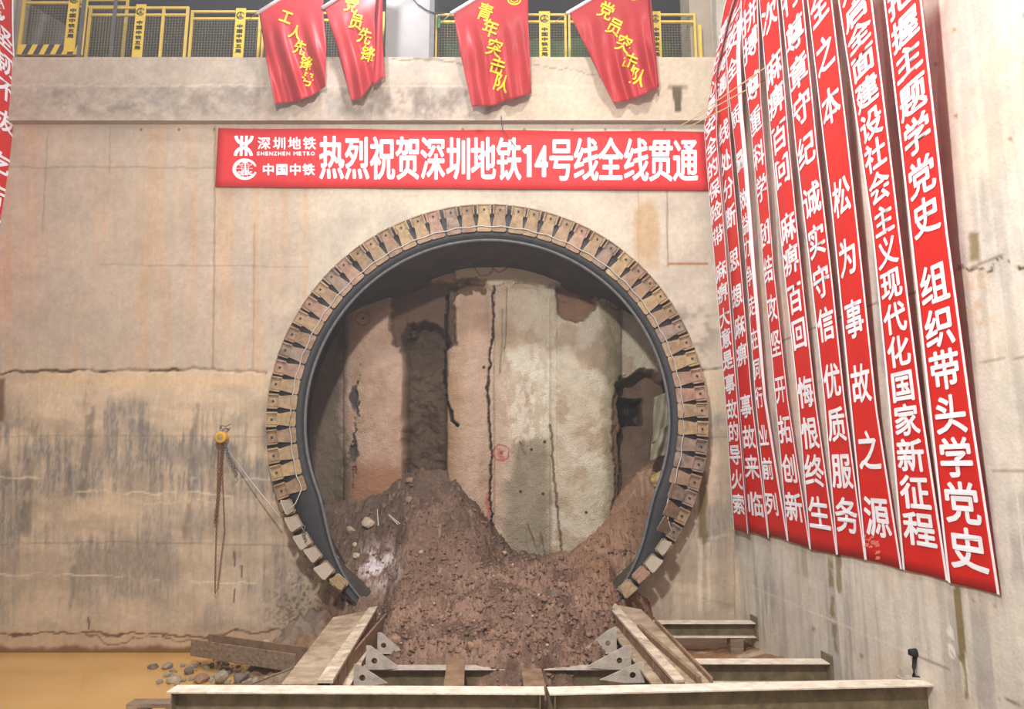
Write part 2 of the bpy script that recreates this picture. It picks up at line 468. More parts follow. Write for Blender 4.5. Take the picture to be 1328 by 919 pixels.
# anchor holes near the top
for hx in (183, 232, 278, 330, 600, 680, 742, 785, 862):
    c = mixc(c, (70, 62, 56), ell(px, py, hx, 168, 1.6, 1.6, 0.5) * 0.8)
Yw = WY + 0.012 * (fbm(px / 30, py / 30, 55, 3) - 0.5) + 0.02 * ck
keep = np.hypot(X - RC[0], Z - RC[1]) > 3.42
wf = grid_mesh('wall_front', np.stack([X, Yw, Z], -1), M['wall'], c, keep); structure(wf)

# ---- capping beam over the front wall
BY = WY - 0.16; BZ0 = onY(400, 156, BY)[2]; BZ1 = onY(400, 74, BY)[2]
xs = np.arange(-9.6, 4.2, 0.03); zs = np.linspace(BZ0, BZ1, 40)
X, Z = np.meshgrid(xs, zs); px, py = proj(X, np.full_like(X, BY), Z)
c = np.zeros(X.shape + (3,)); c[:] = np.array([186, 170, 154]) / 255
gr = fbm(px / 40, py / 22, 60, 4)
c = mixc(c, (150, 142, 134), sst(0.36, 0.68, fbm(px / 26, py / 26, 60, 6, 0.66)) * 0.62 * (1 - 0.65 * sst(640, 740, px)) * (0.5 + 0.5 * sst(105, 115, py)))
c = mixc(c, (204, 188, 164), sst(600, 720, px) * 0.5)
c = mixc(c, (128, 116, 108), box(px, py, 60, 340, 112, 150, 8) * sst(0.3, 0.75, fbm(px / 12, py / 10, 63, 5, 0.65)) * 0.6)
c = mixc(c, (110, 98, 88), box(px, py, 440, 640, 112, 152, 8) * sst(0.35, 0.75, fbm(px / 9, py / 12, 66, 5, 0.65)) * 0.55)
c = mixc(c, (222, 206, 182), line(px, py + 4 * (fbm(px / 9, py / 9, 69, 2) - 0.5), [(-60, 111), (300, 111), (640, 112), (900, 112)], 0.5, 1.2) * 0.4)
c = mixc(c, (100, 90, 82), line(px, py + 8 * (fbm(px / 15, py / 9, 70, 2) - 0.5), [(505, 78), (560, 76), (600, 82)], 0.4, 0.8) * 0.6)
c = mixc(c, (100, 90, 82), line(px, py + 8 * (fbm(px / 15, py / 9, 71, 2) - 0.5), [(690, 82), (720, 90), (790, 98)], 0.4, 0.8) * 0.4)
hz = (py - 112) / 34.0
c = mixc(c, (84, 74, 56), box(px, py, 872 + 4 * 0, 884, 112, 145, 1.2) * (1 - sst(0, 1, np.abs(px - 879) - (7 - 4 * np.clip(hz, 0, 1)))) * 0.9)
c = mixc(c, (122, 104, 82), box(px, py, 866, 892, 110, 116, 2) * 0.6)
mott = fbm(px / 4, py / 4, 74, 4, 0.7) - 0.5
c = np.clip(c * (1 + 0.2 * mott)[..., None], 0, 1)
Yb = BY + 0.02 * (fbm(px / 40, py / 40, 72, 3) - 0.5)
b1 = grid_mesh('trim_1', np.stack([X, Yb, Z], -1), M['wall'], c); structure(b1, 'concrete capping beam across the top of the front wall')
mb = MB(); mb.box(-9.6, 4.2, BY + 0.015, WY + 0.7, BZ0, BZ1)
structure(mb.build('trim_2', M['plain'], bevel=0.01), 'body and soffit of the capping beam')

# ---- upper gallery behind the fence
GZ = BZ1
mb = MB(); mb.box(-12, 8, WY + 0.7, 19, GZ - 0.3, GZ - 0.02); structure(mb.build('floor_gallery', M['plain']))
mb = MB(); mb.box(-12, 8, 18.8, 19, GZ - 0.1, 19); structure(mb.build('wall_gallery', M['dark']))
mb = MB(); mb.box(-12, 8, WY + 1.4, 19, 18.8, 19); structure(mb.build('ceiling_shade_lid', M['dark']))  # unseen lid added to keep the gallery dark
mb = MB(); mb.box(-12.2, -12, WY + 0.7, 19, GZ - 0.1, 19); structure(mb.build('wall_gallery_left', M['dark']))
mb = MB(); mb.box(8, 8.2, WY + 0.7, 19, GZ - 0.1, 19); structure(mb.build('wall_gallery_right', M['dark']))
PY = WY + 0.18
a0 = onY(499, 60, PY); a1 = onY(557, 60, PY)
mb = MB(); mb.box(a0[0], a1[0], PY, PY + 0.7, GZ - 0.05, 18.7); structure(mb.build('trim_3', M['pillar'], bevel=0.015), 'pale concrete column above the capping beam')
mb = MB(); mb.box(a1[0] + 0.002, a1[0] + 0.085, PY - 0.02, PY + 0.6, GZ - 0.01, 18.7)
structure(mb.build('trim_4', M['steelgrey']), 'dark steel edge strip on the right of the column')
a2 = onY(896, 60, PY + 0.3)
mb = MB(); mb.box(a2[0], 5.4, PY + 0.3, PY + 1.0, GZ - 0.05, 18.7); mb.box(a2[0] + 0.42, 5.4, PY + 0.05, PY + 0.3, GZ - 0.05, 18.7)
structure(mb.build('trim_5', M['plain'], bevel=0.015), 'concrete corner pier above the right end of the capping beam')
mb = MB(); mb.box(-10.4, -9.75, PY - 0.1, PY + 0.6, GZ - 0.05, 18.7); structure(mb.build('trim_6', M['plain'], bevel=0.02), 'concrete corner pier at the left end')

# ---- right wall
ys = np.arange(4.6, 12.36, 0.025); zs = np.arange(-0.3, 12.8, 0.025)
Y, Z = np.meshgrid(ys, zs); X = RWX + RWS * (WY - Y); px, py = proj(X, Y, Z)
wob = fbm(px / 14, py / 14, 80, 3) - 0.5
sy_ = Y * 40; sz_ = Z * 40
c = np.zeros(X.shape + (3,)); c[:] = np.array([208, 200, 187]) / 255
c = mixc(c, (176, 168, 158), sst(0.48, 0.7, fbm(sy_ / 5, sz_ / 90, 84, 4)) * 0.6)
c = mixc(c, (166, 160, 154), sst(0.5, 0.66, fbm(sy_ / 30, sz_ / 34, 88, 4)) * sst(0.4, 0.6, fbm(sy_ / 3, sz_ / 50, 91, 3)) * 0.75)
c = mixc(c, (206, 190, 166), sst(0.50, 0.74, fbm(sy_ / 40, sz_ / 26, 95, 4)) * 0.5)
# water marks
OL = (120, 104, 66)
c = mixc(c, OL, box(px + wob * 5, py + wob * 10, 1257, 1270, 302, 338, 3) * 0.75)
c = mixc(c, OL, line(px + wob * 4, py, [(1240, 765), (1245, 810), (1248, 852)], 4, 1.2) * 0.85)
c = mixc(c, OL, line(px + wob * 2, py, [(1248, 850), (1253, 876), (1254, 905)], 1.2, 1.5) * 0.7)
c = mixc(c, OL, line(px + wob * 5, py, [(1075, 718), (1079, 790), (1084, 850)], 2.2, 2) * 0.6 * sst(0.3, 0.5, fbm(px / 5, py / 12, 112, 2)))
c = mixc(c, OL, line(px + wob * 5, py, [(1086, 720), (1089, 765)], 2.5, 2) * 0.6)
c = mixc(c, (150, 142, 116), line(px + wob * 5, py, [(1041, 700), (1044, 745)], 2, 3) * 0.5)
c = mixc(c, (236, 228, 220), line(px + wob * 8, py, [(1229, 815), (1236, 850)], 3, 2) * sst(0.45, 0.55, fbm(px / 4, py / 4, 99, 2)) * 0.8)
for pts, w, a in [([(1000, 450), (1019, 440), (1126, 397), (1184, 380), (1245, 350), (1300, 330)], 0.9, 0.6), ([(1178, 846), (1230, 867)], 0.7, 0.5), ([(1255, 612), (1328, 611)], 0.8, 0.45), ([(1258, 471), (1328, 462)], 0.7, 0.4), ([(1296, 905), (1328, 914)], 0.8, 0.7)]:
    c = mixc(c, (112, 92, 70), line(px, py + wob * 2, pts, w, 1.0) * a)
c = mixc(c, (222, 212, 196), line(px, py + wob * 3, [(972, 758), (994, 768), (1178, 846)], 0.6, 1.2) * 0.6)
ck = line(px, py + wob * 22, [(1243, 351), (1262, 345), (1280, 349), (1296, 338), (1330, 342)], 1.0, 1.2)
c = mixc(c, (84, 60, 42), ck * sst(0.35, 0.55, fbm(px / 9, py / 9, 101, 2)) * 0.9)
c = mixc(c, (196, 160, 120), box(px + wob * 14, py + wob * 10, 1250, 1285, 352, 420, 8) * sst(0.45, 0.6, fbm(px / 5, py / 7, 103, 3)) * 0.45)
for hx, hy in ((1237, 38), (1240, 150), (1213, 82), (1262, 778), (1290, 785), (1327, 20), (1310, 180), (1117, 850), (1055, 815)):
    c = mixc(c, (150, 108, 66), ell(px + wob * 3, py + wob * 3, hx, hy, 2.5, 3, 0.5) * 0.6)
mott = fbm(sy_ / 4, sz_ / 4, 105, 4, 0.7) - 0.5
c = np.clip(c * (1 + 0.14 * mott + 0.07 * (fbm(sy_ / 1.5, sz_ / 40, 108, 2) - 0.5))[..., None], 0, 1)
wr = grid_mesh('wall_right', np.stack([X, Y, Z], -1), M['rwall'], c); structure(wr)
mb = MB(); mb.add([(RWX + RWS * (WY - 4.6), 4.6, -0.3), (RWX + RWS * (WY + 2), -2, -0.3), (RWX + RWS * (WY + 2), -2, 12.8), (RWX + RWS * (WY - 4.6), 4.6, 12.8)], [(0, 1, 2, 3)])
structure(mb.build('wall_right_near', M['plain']))

# ---- left wall
LX = -9.42
mb = MB(); mb.box(LX - 0.3, LX, 2, WY + 0.3, -0.4, 12.4)
structure(mb.build('wall_left', M['plain']))

# ---- ground and water
xs = np.arange(LX, 4.3, 0.035); ys = np.arange(5.2, WY + 0.02, 0.035)
X, Y = np.meshgrid(xs, ys)
n1 = fbm(X * 1.5, Y * 1.5, 110, 5) - 0.5; n2 = fbm(X * 7, Y * 7, 115, 3) - 0.5
zb = -0.30 + sst(-4.6, -2.9, X) * 0.42 + n1 * 0.22 + n2 * 0.06
# rubble bank against the wall left of the rail
bank = np.exp(-((X + 3.3) / 0.75) ** 2) * sst(9.6, 12.2, Y)
zb = zb + bank * (0.55 + 0.5 * (fbm(X * 6, Y * 6, 124, 4) - 0.5))
bar = ell(X, Y, -4.1, 8.9, 1.3, 0.9, 0.6); zb = zb + bar * 0.36
bar2 = ell(X, Y, -6.0, 6.9, 0.9, 0.5, 0.6); zb = zb + bar2 * 0.26
# right pocket, deepest between the two side beams
zb = np.where(X > 2.0, zb + 0.12 * np.exp(-((Y - 10.4) / 0.9) ** 2) + 0.08 * sst(3.2, 3.9, X), zb)
c = np.zeros(X.shape + (3,)); c[:] = np.array([132, 104, 80]) / 255
c = mixc(c, (128, 120, 110), bank * 0.8 * sst(0.35, 0.6, n1 + 0.5))
c = mixc(c, (150, 112, 76), sst(2.0, 2.6, X) * sst(0.4, 0.6, fbm(X * 2, Y * 2, 118, 3)) * 0.8)
c = mixc(c, (184, 168, 148), sst(2.2, 2.6, X) * sst(0.52, 0.66, fbm(X * 3, Y * 5, 121, 4)) * 0.8)
c = mixc(c, (176, 138, 92), bar2 * 0.9)
gd = grid_mesh('floor', np.stack([X, Y, zb], -1), M['soil'], c); structure(gd)
mb = MB(); mb.box(LX, 4.8, -2, 5.25, -0.5, -0.2); structure(mb.build('floor_near', M['plain']))
mb = MB(); mb.add([(LX, 4.0, 0), (-2.75, 4.0, 0), (-2.75, WY, 0), (LX, WY, 0)], [(0, 1, 2, 3)])
wt = mb.build('floor_water', M['water']); structure(wt, 'ochre muddy water pooled on the pit floor at left')

# ================================================================ TUNNEL FACE
FY = 13.8
xs = np.arange(RC[0] - 3.8, RC[0] + 3.8, 0.016); zs = np.arange(0.2, 7.6, 0.016)
X, Z = np.meshgrid(xs, zs); px, py = proj(X, np.full_like(X, FY), Z)
w1 = fbm(px / 22, py / 22, 130, 4) - 0.5; w2 = fbm(px / 6, py / 6, 136, 3) - 0.5
qx = px + w1 * 16 + w2 * 5; qy = py + w1 * 18 + w2 * 5


def bulge(x, a, b):
    t = np.clip((x - a) / (b - a) * 2 - 1, -1, 1); return np.sqrt(np.maximum(0, 1 - t * t))


d = np.zeros_like(px)                       # towards the viewer
colA = box(px, py, 448, 525, 395, 900, 1); colB = box(px, py, 580, 640, 372, 900, 1)
d += 0.20 * bulge(px, 445, 527) * sst(380, 420, py) + 0.26 * bulge(px, 578, 642) * sst(366, 384, qy)
d += 0.14 * bulge(px, 636, 722) * sst(366, 384, qy) + 0.30 * bulge(px, 712, 806) * sst(368, 400, qy)
d += 0.05 * (fbm(px / 30, py / 30, 140, 4) - 0.5) + 0.022 * (fbm(px / 5, py / 5, 145, 3) - 0.5)
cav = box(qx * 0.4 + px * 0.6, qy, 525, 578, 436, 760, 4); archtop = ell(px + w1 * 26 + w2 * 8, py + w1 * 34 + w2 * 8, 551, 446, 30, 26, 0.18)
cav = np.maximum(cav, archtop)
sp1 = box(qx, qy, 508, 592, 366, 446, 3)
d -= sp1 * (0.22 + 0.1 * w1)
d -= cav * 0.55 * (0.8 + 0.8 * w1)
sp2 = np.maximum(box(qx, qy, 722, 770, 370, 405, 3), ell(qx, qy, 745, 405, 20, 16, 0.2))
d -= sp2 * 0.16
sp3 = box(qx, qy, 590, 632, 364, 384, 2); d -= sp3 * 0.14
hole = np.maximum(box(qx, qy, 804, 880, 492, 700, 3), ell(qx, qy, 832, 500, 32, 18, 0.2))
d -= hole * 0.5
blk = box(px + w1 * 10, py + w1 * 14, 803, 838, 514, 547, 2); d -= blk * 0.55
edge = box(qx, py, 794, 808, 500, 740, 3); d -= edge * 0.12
band = (1 - sst(368, 372, qy)) * sst(588, 594, qx); d = np.where(band > 0.5, 0.10, d)
crack1 = line(px + w2 * 5, py, [(580, 380), (577, 430), (575, 480), (580, 520), (588, 545), (594, 552)], 1.3, 1.4)
crack1 *= 1
crack2 = line(px + w2 * 5 + w1 * 3, py, [(640, 372), (640, 410), (636, 470), (633, 510), (636, 560), (637, 600), (635, 640), (638, 682)], 0.6, 1.2)
crack3 = line(px + w2 * 4, py, [(714, 552), (716, 600), (722, 660), (727, 712)], 0.7, 1.2)
crackA = line(px + w2 * 14, py, [(470, 468), (466, 500), (464, 560), (461, 580), (458, 640)], 1.5, 2.0) * sst(0.42, 0.55, fbm(px / 10, py / 12, 150, 2))
patchA = np.maximum(ell(qx, qy, 463, 520, 5, 14, 0.3), ell(qx, qy, 460, 588, 6, 14, 0.3))
d -= (crack1 * 0.25 + crack2 * 0.12 + crack3 * 0.05 + crackA * 0.06 + patchA * 0.05)
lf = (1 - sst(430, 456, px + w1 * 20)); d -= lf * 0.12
c = np.zeros(X.shape + (3,)); c[:] = np.array([196, 182, 160]) / 255
pink = 1 - sst(600, 700, px)
c = mixc(c, (188, 158, 140), pink * 0.85)
c = mixc(c, (176, 144, 122), pink * sst(0.45, 0.65, fbm(px / 14, py / 60, 155, 4)) * 0.5)
c = mixc(c, (206, 196, 178), sst(650, 720, px) * sst(0.45, 0.65, fbm(px / 25, py / 40, 158, 4)) * 0.6)
c = mixc(c, (164, 138, 112), sst(0.52, 0.68, fbm(px / 26, py / 26, 162, 4)) * 0.55)
c = mixc(c, (162, 130, 98), box(px, qy, 566, 598, 480, 640, 10) * 0.6)
c = mixc(c, (196, 150, 62), line(px + w2 * 6, py, [(573, 500), (576, 530)], 2, 3) * 0.7)
c = mixc(c, (120, 110, 92), np.maximum(box(px + w1 * 10, qy, 664, 712, 572, 720, 6), box(qx, qy, 655, 700, 620, 720, 10)) * 0.6)
c = mixc(c, (226, 220, 206), box(qx, qy, 655, 715, 455, 575, 10) * sst(0.42, 0.6, fbm(px / 6, py / 14, 166, 3)) * 0.6)
c = mixc(c, (128, 116, 88), line(qx, py, [(790, 400), (794, 500), (793, 690)], 5, 12) * 0.6)
c = mixc(c, (206, 190, 160), band * 0.9); c = mixc(c, (168, 140, 116), (1 - sst(588, 594, qx)) * (1 - sst(366, 372, qy)) * 0.9)
SO = (96, 74, 60)
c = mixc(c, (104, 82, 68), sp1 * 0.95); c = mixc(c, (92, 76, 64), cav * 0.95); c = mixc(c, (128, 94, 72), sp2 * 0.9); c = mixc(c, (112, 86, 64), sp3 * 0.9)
c = mixc(c, (112, 88, 72), hole * 0.9); c = mixc(c, (30, 28, 28), blk * 0.95); c = mixc(c, (122, 90, 70), edge * 0.8)  # near-black in the deep hole is shade painted in
c = mixc(c, (136, 112, 96), hole * sst(0.5, 0.65, fbm(px / 12, py / 20, 170, 3)) * 0.6)
c = mixc(c, (52, 46, 44), np.clip(crack1 + crack2, 0, 1) * 0.9); c = mixc(c, (100, 84, 66), crack3 * 0.8)
c = mixc(c, (70, 66, 70), np.clip(crackA + patchA, 0, 1) * 0.85)
c = mixc(c, (108, 96, 84), lf * 0.9)  # left strip darkened, ring shadow painted into the rock tone
c = mixc(c, (150, 106, 80), box(qx, qy, 450, 525, 600, 760, 14) * 0.75)
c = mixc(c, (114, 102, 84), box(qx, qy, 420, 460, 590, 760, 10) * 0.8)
for rx, ry, r in ((473, 415, 9), (650, 587, 10), (628, 347, 12), (768, 384, 9), (795, 394, 10), (648, 344, 10)):
    c = mixc(c, (168, 66, 72), line(np.hypot(px - rx, (py - ry)) + w2 * 4, px * 0, [(r, -1), (r, 1)], 0.5, 0.8) * 0.7)
    c = mixc(c, (40, 36, 36), ell(px, py, rx, ry, 1.6, 1.6, 0.4) * 0.8)
c = mixc(c, (176, 66, 76), box(px + w2 * 12, py + w2 * 12, 644, 654, 583, 596, 2) * 0.5)
c = mixc(c, (176, 66, 76), line(px + w2 * 6, py, [(632, 640), (634, 684)], 1, 1.5) * 0.45)
for hx, hy in ((628, 478), (689, 583), (706, 573), (704, 640), (758, 663), (675, 637)):
    c = mixc(c, (36, 32, 30), ell(px, py, hx, hy, 1.9, 1.9, 0.4) * 0.9)
keep = np.hypot(X - RC[0], Z - RC[1]) < 3.75
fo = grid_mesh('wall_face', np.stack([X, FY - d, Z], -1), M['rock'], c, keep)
structure(fo, 'broken sprayed concrete face seen through the round portal')

# steel lining between the ring and the face
nq = 128; mb = MB(); vs = []; fs = []
for k in range(nq):
    a = 2 * PI * k / nq
    rb = 3.06 + 0.46 * (1 - float(sst(0.55, 0.88, np.array(math.sin(a)))))
    for (r, y) in ((3.44, 12.06), (rb + 0.04, 12.5), (rb, 15.2)):
        vs.append((RC[0] + r * math.cos(a), y, RC[1] + r * math.sin(a)))
for k in range(nq):
    for j in range(2):
        a, b = 3 * k + j, 3 * ((k + 1) % nq) + j; fs.append((a, b, b + 1, a + 1))
mb.add(vs, fs); structure(mb.build('trim_7', M['lining'], smooth=True), 'soiled lining of the portal opening')
mb = MB(); mb.box(RC[0] - 3.8, RC[0] + 3.8, 15.2, 15.3, 0, 7.8); structure(mb.build('wall_behind_face', M['dark']))

# ================================================================ PORTAL RING with folding plates
ring = empty('portal_ring', (RC[0], 12.0, 0.2), 'large round steel portal ring edged with rusty hinged plates', 'portal ring')


def lring(profile, rin=None, n=160):
    mb = MB(); vs = []; fs = []; k_ = len(profile)
    for k in range(n):
        a = 2 * PI * k / n
        for (r, y) in profile:
            if rin and r < 0: r = rin(a)
            vs.append((r * math.cos(a), y - 12.0, r * math.sin(a) + RC[1] - 0.2))
    for k in range(n):
        for j in range(k_):
            a = k_ * k + j; b = k_ * ((k + 1) % n) + j; a2 = k_ * k + (j + 1) % k_; b2 = k_ * ((k + 1) % n) + (j + 1) % k_
            fs.append((a, b, b2, a2))
    mb.add(vs, fs); return mb


lring([(3.74, 12.02), (3.44, 12.02), (3.44, 12.32), (3.76, 12.32)]).build('ring_frame', M['ring'], ring, smooth=False)


def r_in(a):
    t = math.cos(a + PI / 2)          # 1 at the bottom
    return 3.07 + 0.60 * float(sst(0.40, 0.95, np.array(t)))


def curtain(prof):
    mb = MB(); vs = []; fs = []; n = 192; k_ = len(prof)
    for k in range(n):
        a = 2 * PI * k / n; ri = r_in(a)
        for (f, y) in prof:
            r = min(ri + f, 3.70); vs.append((r * math.cos(a), y - 12.0, r * math.sin(a) + RC[1] - 0.2))
    for k in range(n):
        for j in range(k_):
            a = k_ * k + j; b = k_ * ((k + 1) % n) + j; a2 = k_ * k + (j + 1) % k_; b2 = k_ * ((k + 1) % n) + (j + 1) % k_
            fs.append((a, b, b2, a2))
    mb.add(vs, fs); return mb


curtain([(0.58, 12.0), (0.30, 11.985), (0.12, 11.99), (0.03, 12.02), (0.03, 12.05), (0.12, 12.03), (0.58, 12.03)]).build('rubber_curtain', M['rubber'], ring, smooth=True)
lip = curtain([(0.03, 12.005), (0.0, 12.015), (-0.012, 12.04), (0.0, 12.07), (0.03, 12.06)]).build('curtain_lip', M['rubber_edge'], ring, smooth=True)
lip['label'] = 'worn grey lip of the black rubber curtain'

NF = 76
fr = random.Random(11)
for k in range(NF):
    deg = 90 + k * 360.0 / NF + 1.2
    dd = (deg + 180) % 360 - 180          # -180..180
    if -129 < dd < -51: continue
    ph = math.radians(dd + fr.uniform(-0.25, 0.25))
    er = np.array([math.cos(ph), 0, math.sin(ph)]); et = np.array([-math.sin(ph), 0, math.cos(ph)]); nn = np.array([0, -1.0, 0])
    cz = np.array([0, 0, RC[1] - 0.2])
    left_low = -157.5 < dd < -128; right_low = -51 <= dd < -36; right_mid = -36 <= dd < -22
    if left_low: al = 100 + fr.uniform(-7, 7)
    elif right_low: al = 104 + fr.uniform(-8, 8)
    elif right_mid: al = 24 + (-22 - dd) * 2.4 + fr.uniform(-4, 4)
    else: al = fr.uniform(0, 4)
    al = math.radians(al)
    hr = 3.535; hy = 11.965
    o0 = cz + er * hr + np.array([0, hy - 12.0, 0])
    dv = -er * math.cos(al) + nn * math.sin(al); nv = nn * math.cos(al) + er * math.sin(al)
    Lp = 0.325 if not (left_low or right_low) else 0.40
    wo, wi = 0.092, 0.131
    th = 0.018
    mb = MB()
    p = [o0 - et * wo, o0 + et * wo, o0 + dv * Lp * 0.93 + et * wi, o0 + dv * Lp + et * (wi - 0.03), o0 + dv * Lp - et * (wi - 0.03), o0 + dv * Lp * 0.93 - et * wi]
    mb.prism(p, nv * th)
    mt = fr.choice(M['flap'])
    if (left_low and fr.random() < 0.9) or (right_low and dd > -45): mt = M['flap_pale']
    pl = mb.build('folding_plate', mt, ring, bevel=0.004)
    # hinge block: base with two upright cheeks, barrel and bolt
    hb = MB(); hw = 0.128
    b0 = cz + er * 3.535 + np.array([0, -0.03, 0])
    hb.frame_box(b0 - et * hw * 0.86, et * 2 * hw * 0.86, er * 0.185, nn * -0.045)
    for sgn in (-1, 1):
        hb.frame_box(b0 + et * (sgn * 0.113 - 0.015), et * 0.030, er * 0.185, nn * 0.034); hb.frame_box(b0 + et * (sgn * 0.082 - 0.006), et * 0.012, er * 0.15, nn * 0.020)
    hb.frame_box(b0 - et * hw * 0.94 + er * 0.168, et * 2 * hw * 0.94, er * 0.02, nn * 0.022)
    hb.tube([b0 - et * hw * 0.85 - er * 0.005, b0 + et * hw * 0.85 - er * 0.005], 0.016, 6)
    q = hb.build('hinge_block', mt if mt is not M['flap_pale'] else M['flap'][1], ring if False else pl, bevel=0.003)
    bb = MB(); bb.tube([b0 + er * 0.09, b0 + er * 0.09 + nn * 0.018], 0.020, 6)
    bb.build('bolt', M['bolt'], pl)

# wire rope lying round over the plates
def ringpt(deg, r, y):
    a = math.radians(deg); return np.array([RC[0] + r * math.cos(a), y, RC[1] + r * math.sin(a)])


rp = [ringpt(dg_, 3.30 + 0.012 * math.sin(dg_ * 0.9), 11.925 + 0.004 * math.sin(dg_)) for dg_ in np.arange(-26, 203, 2.0)]
hoist_c = onY(288, 567, WY - 0.16)
rp = [ringpt(-33, 3.62, 11.84), ringpt(-30, 3.42, 11.85)] + rp + [ringpt(205, 3.45, 11.86), ringpt(206.5, 3.76, 11.85), (ringpt(206.5, 3.76, 11.85) + hoist_c) / 2 + np.array([0, 0, -0.06]), hoist_c + np.array([0.12, 0, -0.22])]
mb = MB(); mb.tube(rp, 0.011, 6)
tag(mb.build('wire_rope', M['wire'], smooth=True), 'thin grey wire rope lying round over the rusty ring plates', 'rope')

# chain hoist on the wall
def chain(mb, pts, L=0.05, r=0.006, w=0.014):
    pts = [np.asarray(p, float) for p in pts]
    seg = np.linalg.norm(np.diff(pts, axis=0), axis=1); cum = np.r_[0, np.cumsum(seg)]
    n = int(cum[-1] / (L * 0.78))
    for i in range(n):
        s_ = (i + 0.5) / n * cum[-1]; j = min(np.searchsorted(cum, s_) - 1, len(seg) - 1); j = max(j, 0)
        t = (pts[j + 1] - pts[j]) / seg[j]; p = pts[j] + t * (s_ - cum[j])
        a = np.cross(t, [0, 1, 0.1]); a /= np.linalg.norm(a)
        if i % 2: a = np.cross(t, a)
        ring_ = []
        for q in range(8):
            ang = 2 * PI * q / 8; ring_.append(p + t * (L / 2) * math.cos(ang) + a * w * math.sin(ang))
        mb.tube(ring_ + [ring_[0]], r, 4, cap=False)


ho = empty('chain_hoist', hoist_c, 'yellow chain hoist hanging on the front wall left of the ring', 'chain hoist')
mb = MB(); h0 = np.zeros(3)
mb.tube([(0, -0.09, 0), (0, -0.075, 0), (0, 0.06, 0), (0, 0.075, 0)], [0.075, 0.098, 0.098, 0.07], 20)
mb.build('body', M['hoist'], ho, smooth=False, bevel=0.006)
mb = MB(); mb.tube([(0, -0.10, 0), (0, -0.092, 0)], 0.052, 18); mb.frame_box((-0.03, -0.108, -0.012), (0.06, 0, 0), (0, 0.01, 0), (0, 0, 0.024)); mb.build('cover_plate', M['flap'][3], ho)
mb = MB(); mb.tube([(0, 0, 0.09), (0, 0.01, 0.13), (0.03, 0.03, 0.16), (0.05, 0.06, 0.15), (0.05, 0.16, 0.14)], 0.012, 6); mb.tube([(-0.06, 0.02, 0.15), (-0.02, 0.0, 0.2), (0.05, 0.02, 0.19), (0.11, 0.05, 0.23)], 0.009, 5); mb.tube([(-0.07, 0.04, 0.21), (-0.02, 0.02, 0.15)], 0.009, 5); mb.build('top_hook', M['steelgrey'], ho)
lo = onY(280, 768, WY - 0.14) - hoist_c
mb = MB(); chain(mb, [(-0.055, 0.0, -0.05), (lo[0] - 0.03, 0.01, lo[2] + 0.35), (lo[0] - 0.015, 0.01, lo[2] + 0.05), (lo[0], 0.0, lo[2]), (lo[0] + 0.03, 0.0, lo[2] + 0.06), (lo[0] + 0.09, -0.01, lo[2] + 1.0), (0.0, -0.02, -0.08)], 0.05, 0.005, 0.012); mb.build('hand_chain', M['chain'], ho)
mb = MB(); chain(mb, [(0.03, 0.0, -0.08), (0.0, 0.02, -0.9), (-0.02, 0.04, -1.42), (-0.045, 0.04, -1.42), (-0.01, 0.02, -0.9), (0.01, 0.0, -0.08)], 0.055, 0.007, 0.02); mb.build('load_chain_bundle', M['chain'], ho)
mb = MB(); chain(mb, [(0.06, 0.0, -0.08), (0.13, -0.02, -0.3), (0.28, -0.02, -0.56)], 0.06, 0.01, 0.022); mb.tube([(0.28, -0.02, -0.56), (0.31, -0.03, -0.62), (0.27, -0.03, -0.66)], 0.013, 6); mb.build('load_chain', M['steelgrey'], ho)
# loose chain end below the lower left plates
e0 = onY(392, 705, 11.8)
mb = MB(); chain(mb, [e0 + (0.0, 0.02, 0.28), e0 + (0.03, 0, 0.1), e0 + (0.08, 0, -0.1), e0 + (0.04, 0, -0.2), e0 + (0.1, 0, -0.12)], 0.06, 0.010, 0.024)
tag(mb.build('chain_end', M['steelgrey']), 'short dark chain end dangling beside the lower left ring plates', 'chain')

# ================================================================ MUD PILE
sil = [(380, 672), (430, 664), (470, 650), (500, 634), (540, 620), (590, 626), (618, 655), (640, 690), (665, 715), (700, 724), (740, 715), (772, 690), (800, 655), (830, 622), (865, 600), (900, 590)]
sb = np.array([onY(x, y, 13.62) for x, y in sil])
xs = np.arange(-3.7, 3.1, 0.018); ys = np.arange(8.4, 13.95, 0.018)
X, Y = np.meshgrid(xs, ys)
zb = np.interp(X, sb[:, 0], sb[:, 2])
yf = np.interp(X, [-3.7, -2.9, -2.62, -2.3, -2.05, -1.95, -1.75, -1.5, -0.9, -0.2, 0.3, 0.75, 1.15, 1.45, 1.62, 1.75, 2.1, 2.5, 3.1], [12.2, 11.95, 11.7, 11.4, 11.15, 10.5, 9.75, 9.5, 9.4, 8.85, 8.8, 9.0, 9.3, 9.9, 10.6, 11.3, 11.9, 12.3, 12.6])
yf = yf + 0.3 * (fbm(X * 2.2, Y * 2.2, 180, 3) - 0.5)
s_ = np.clip((Y - yf) / (13.62 - yf), -1, 1.05)
zm = np.interp(X, [-3.7, -2.6, -1.0, 1.0, 3.1], [2.0, 2.0, 1.75, 1.6, 2.3]); mixs = sst(0.35, 1.0, s_); zb = zb * mixs + zm * (1 - mixs)
z0 = 0.40 + 0.24 * np.exp(-((X + 0.1) / 1.3) ** 2)
zt = z0 + np.maximum(zb - z0, 0.1) * np.sign(s_) * np.abs(s_) ** 0.95
toe = sst(0, 0.28, Y - yf)
zt = np.where(Y >= yf, 0.1 + (zt - 0.1) * (0.35 + 0.65 * toe), 0.1 - (yf - Y) * 1.6)
Yl = Y + 1.1 * zt
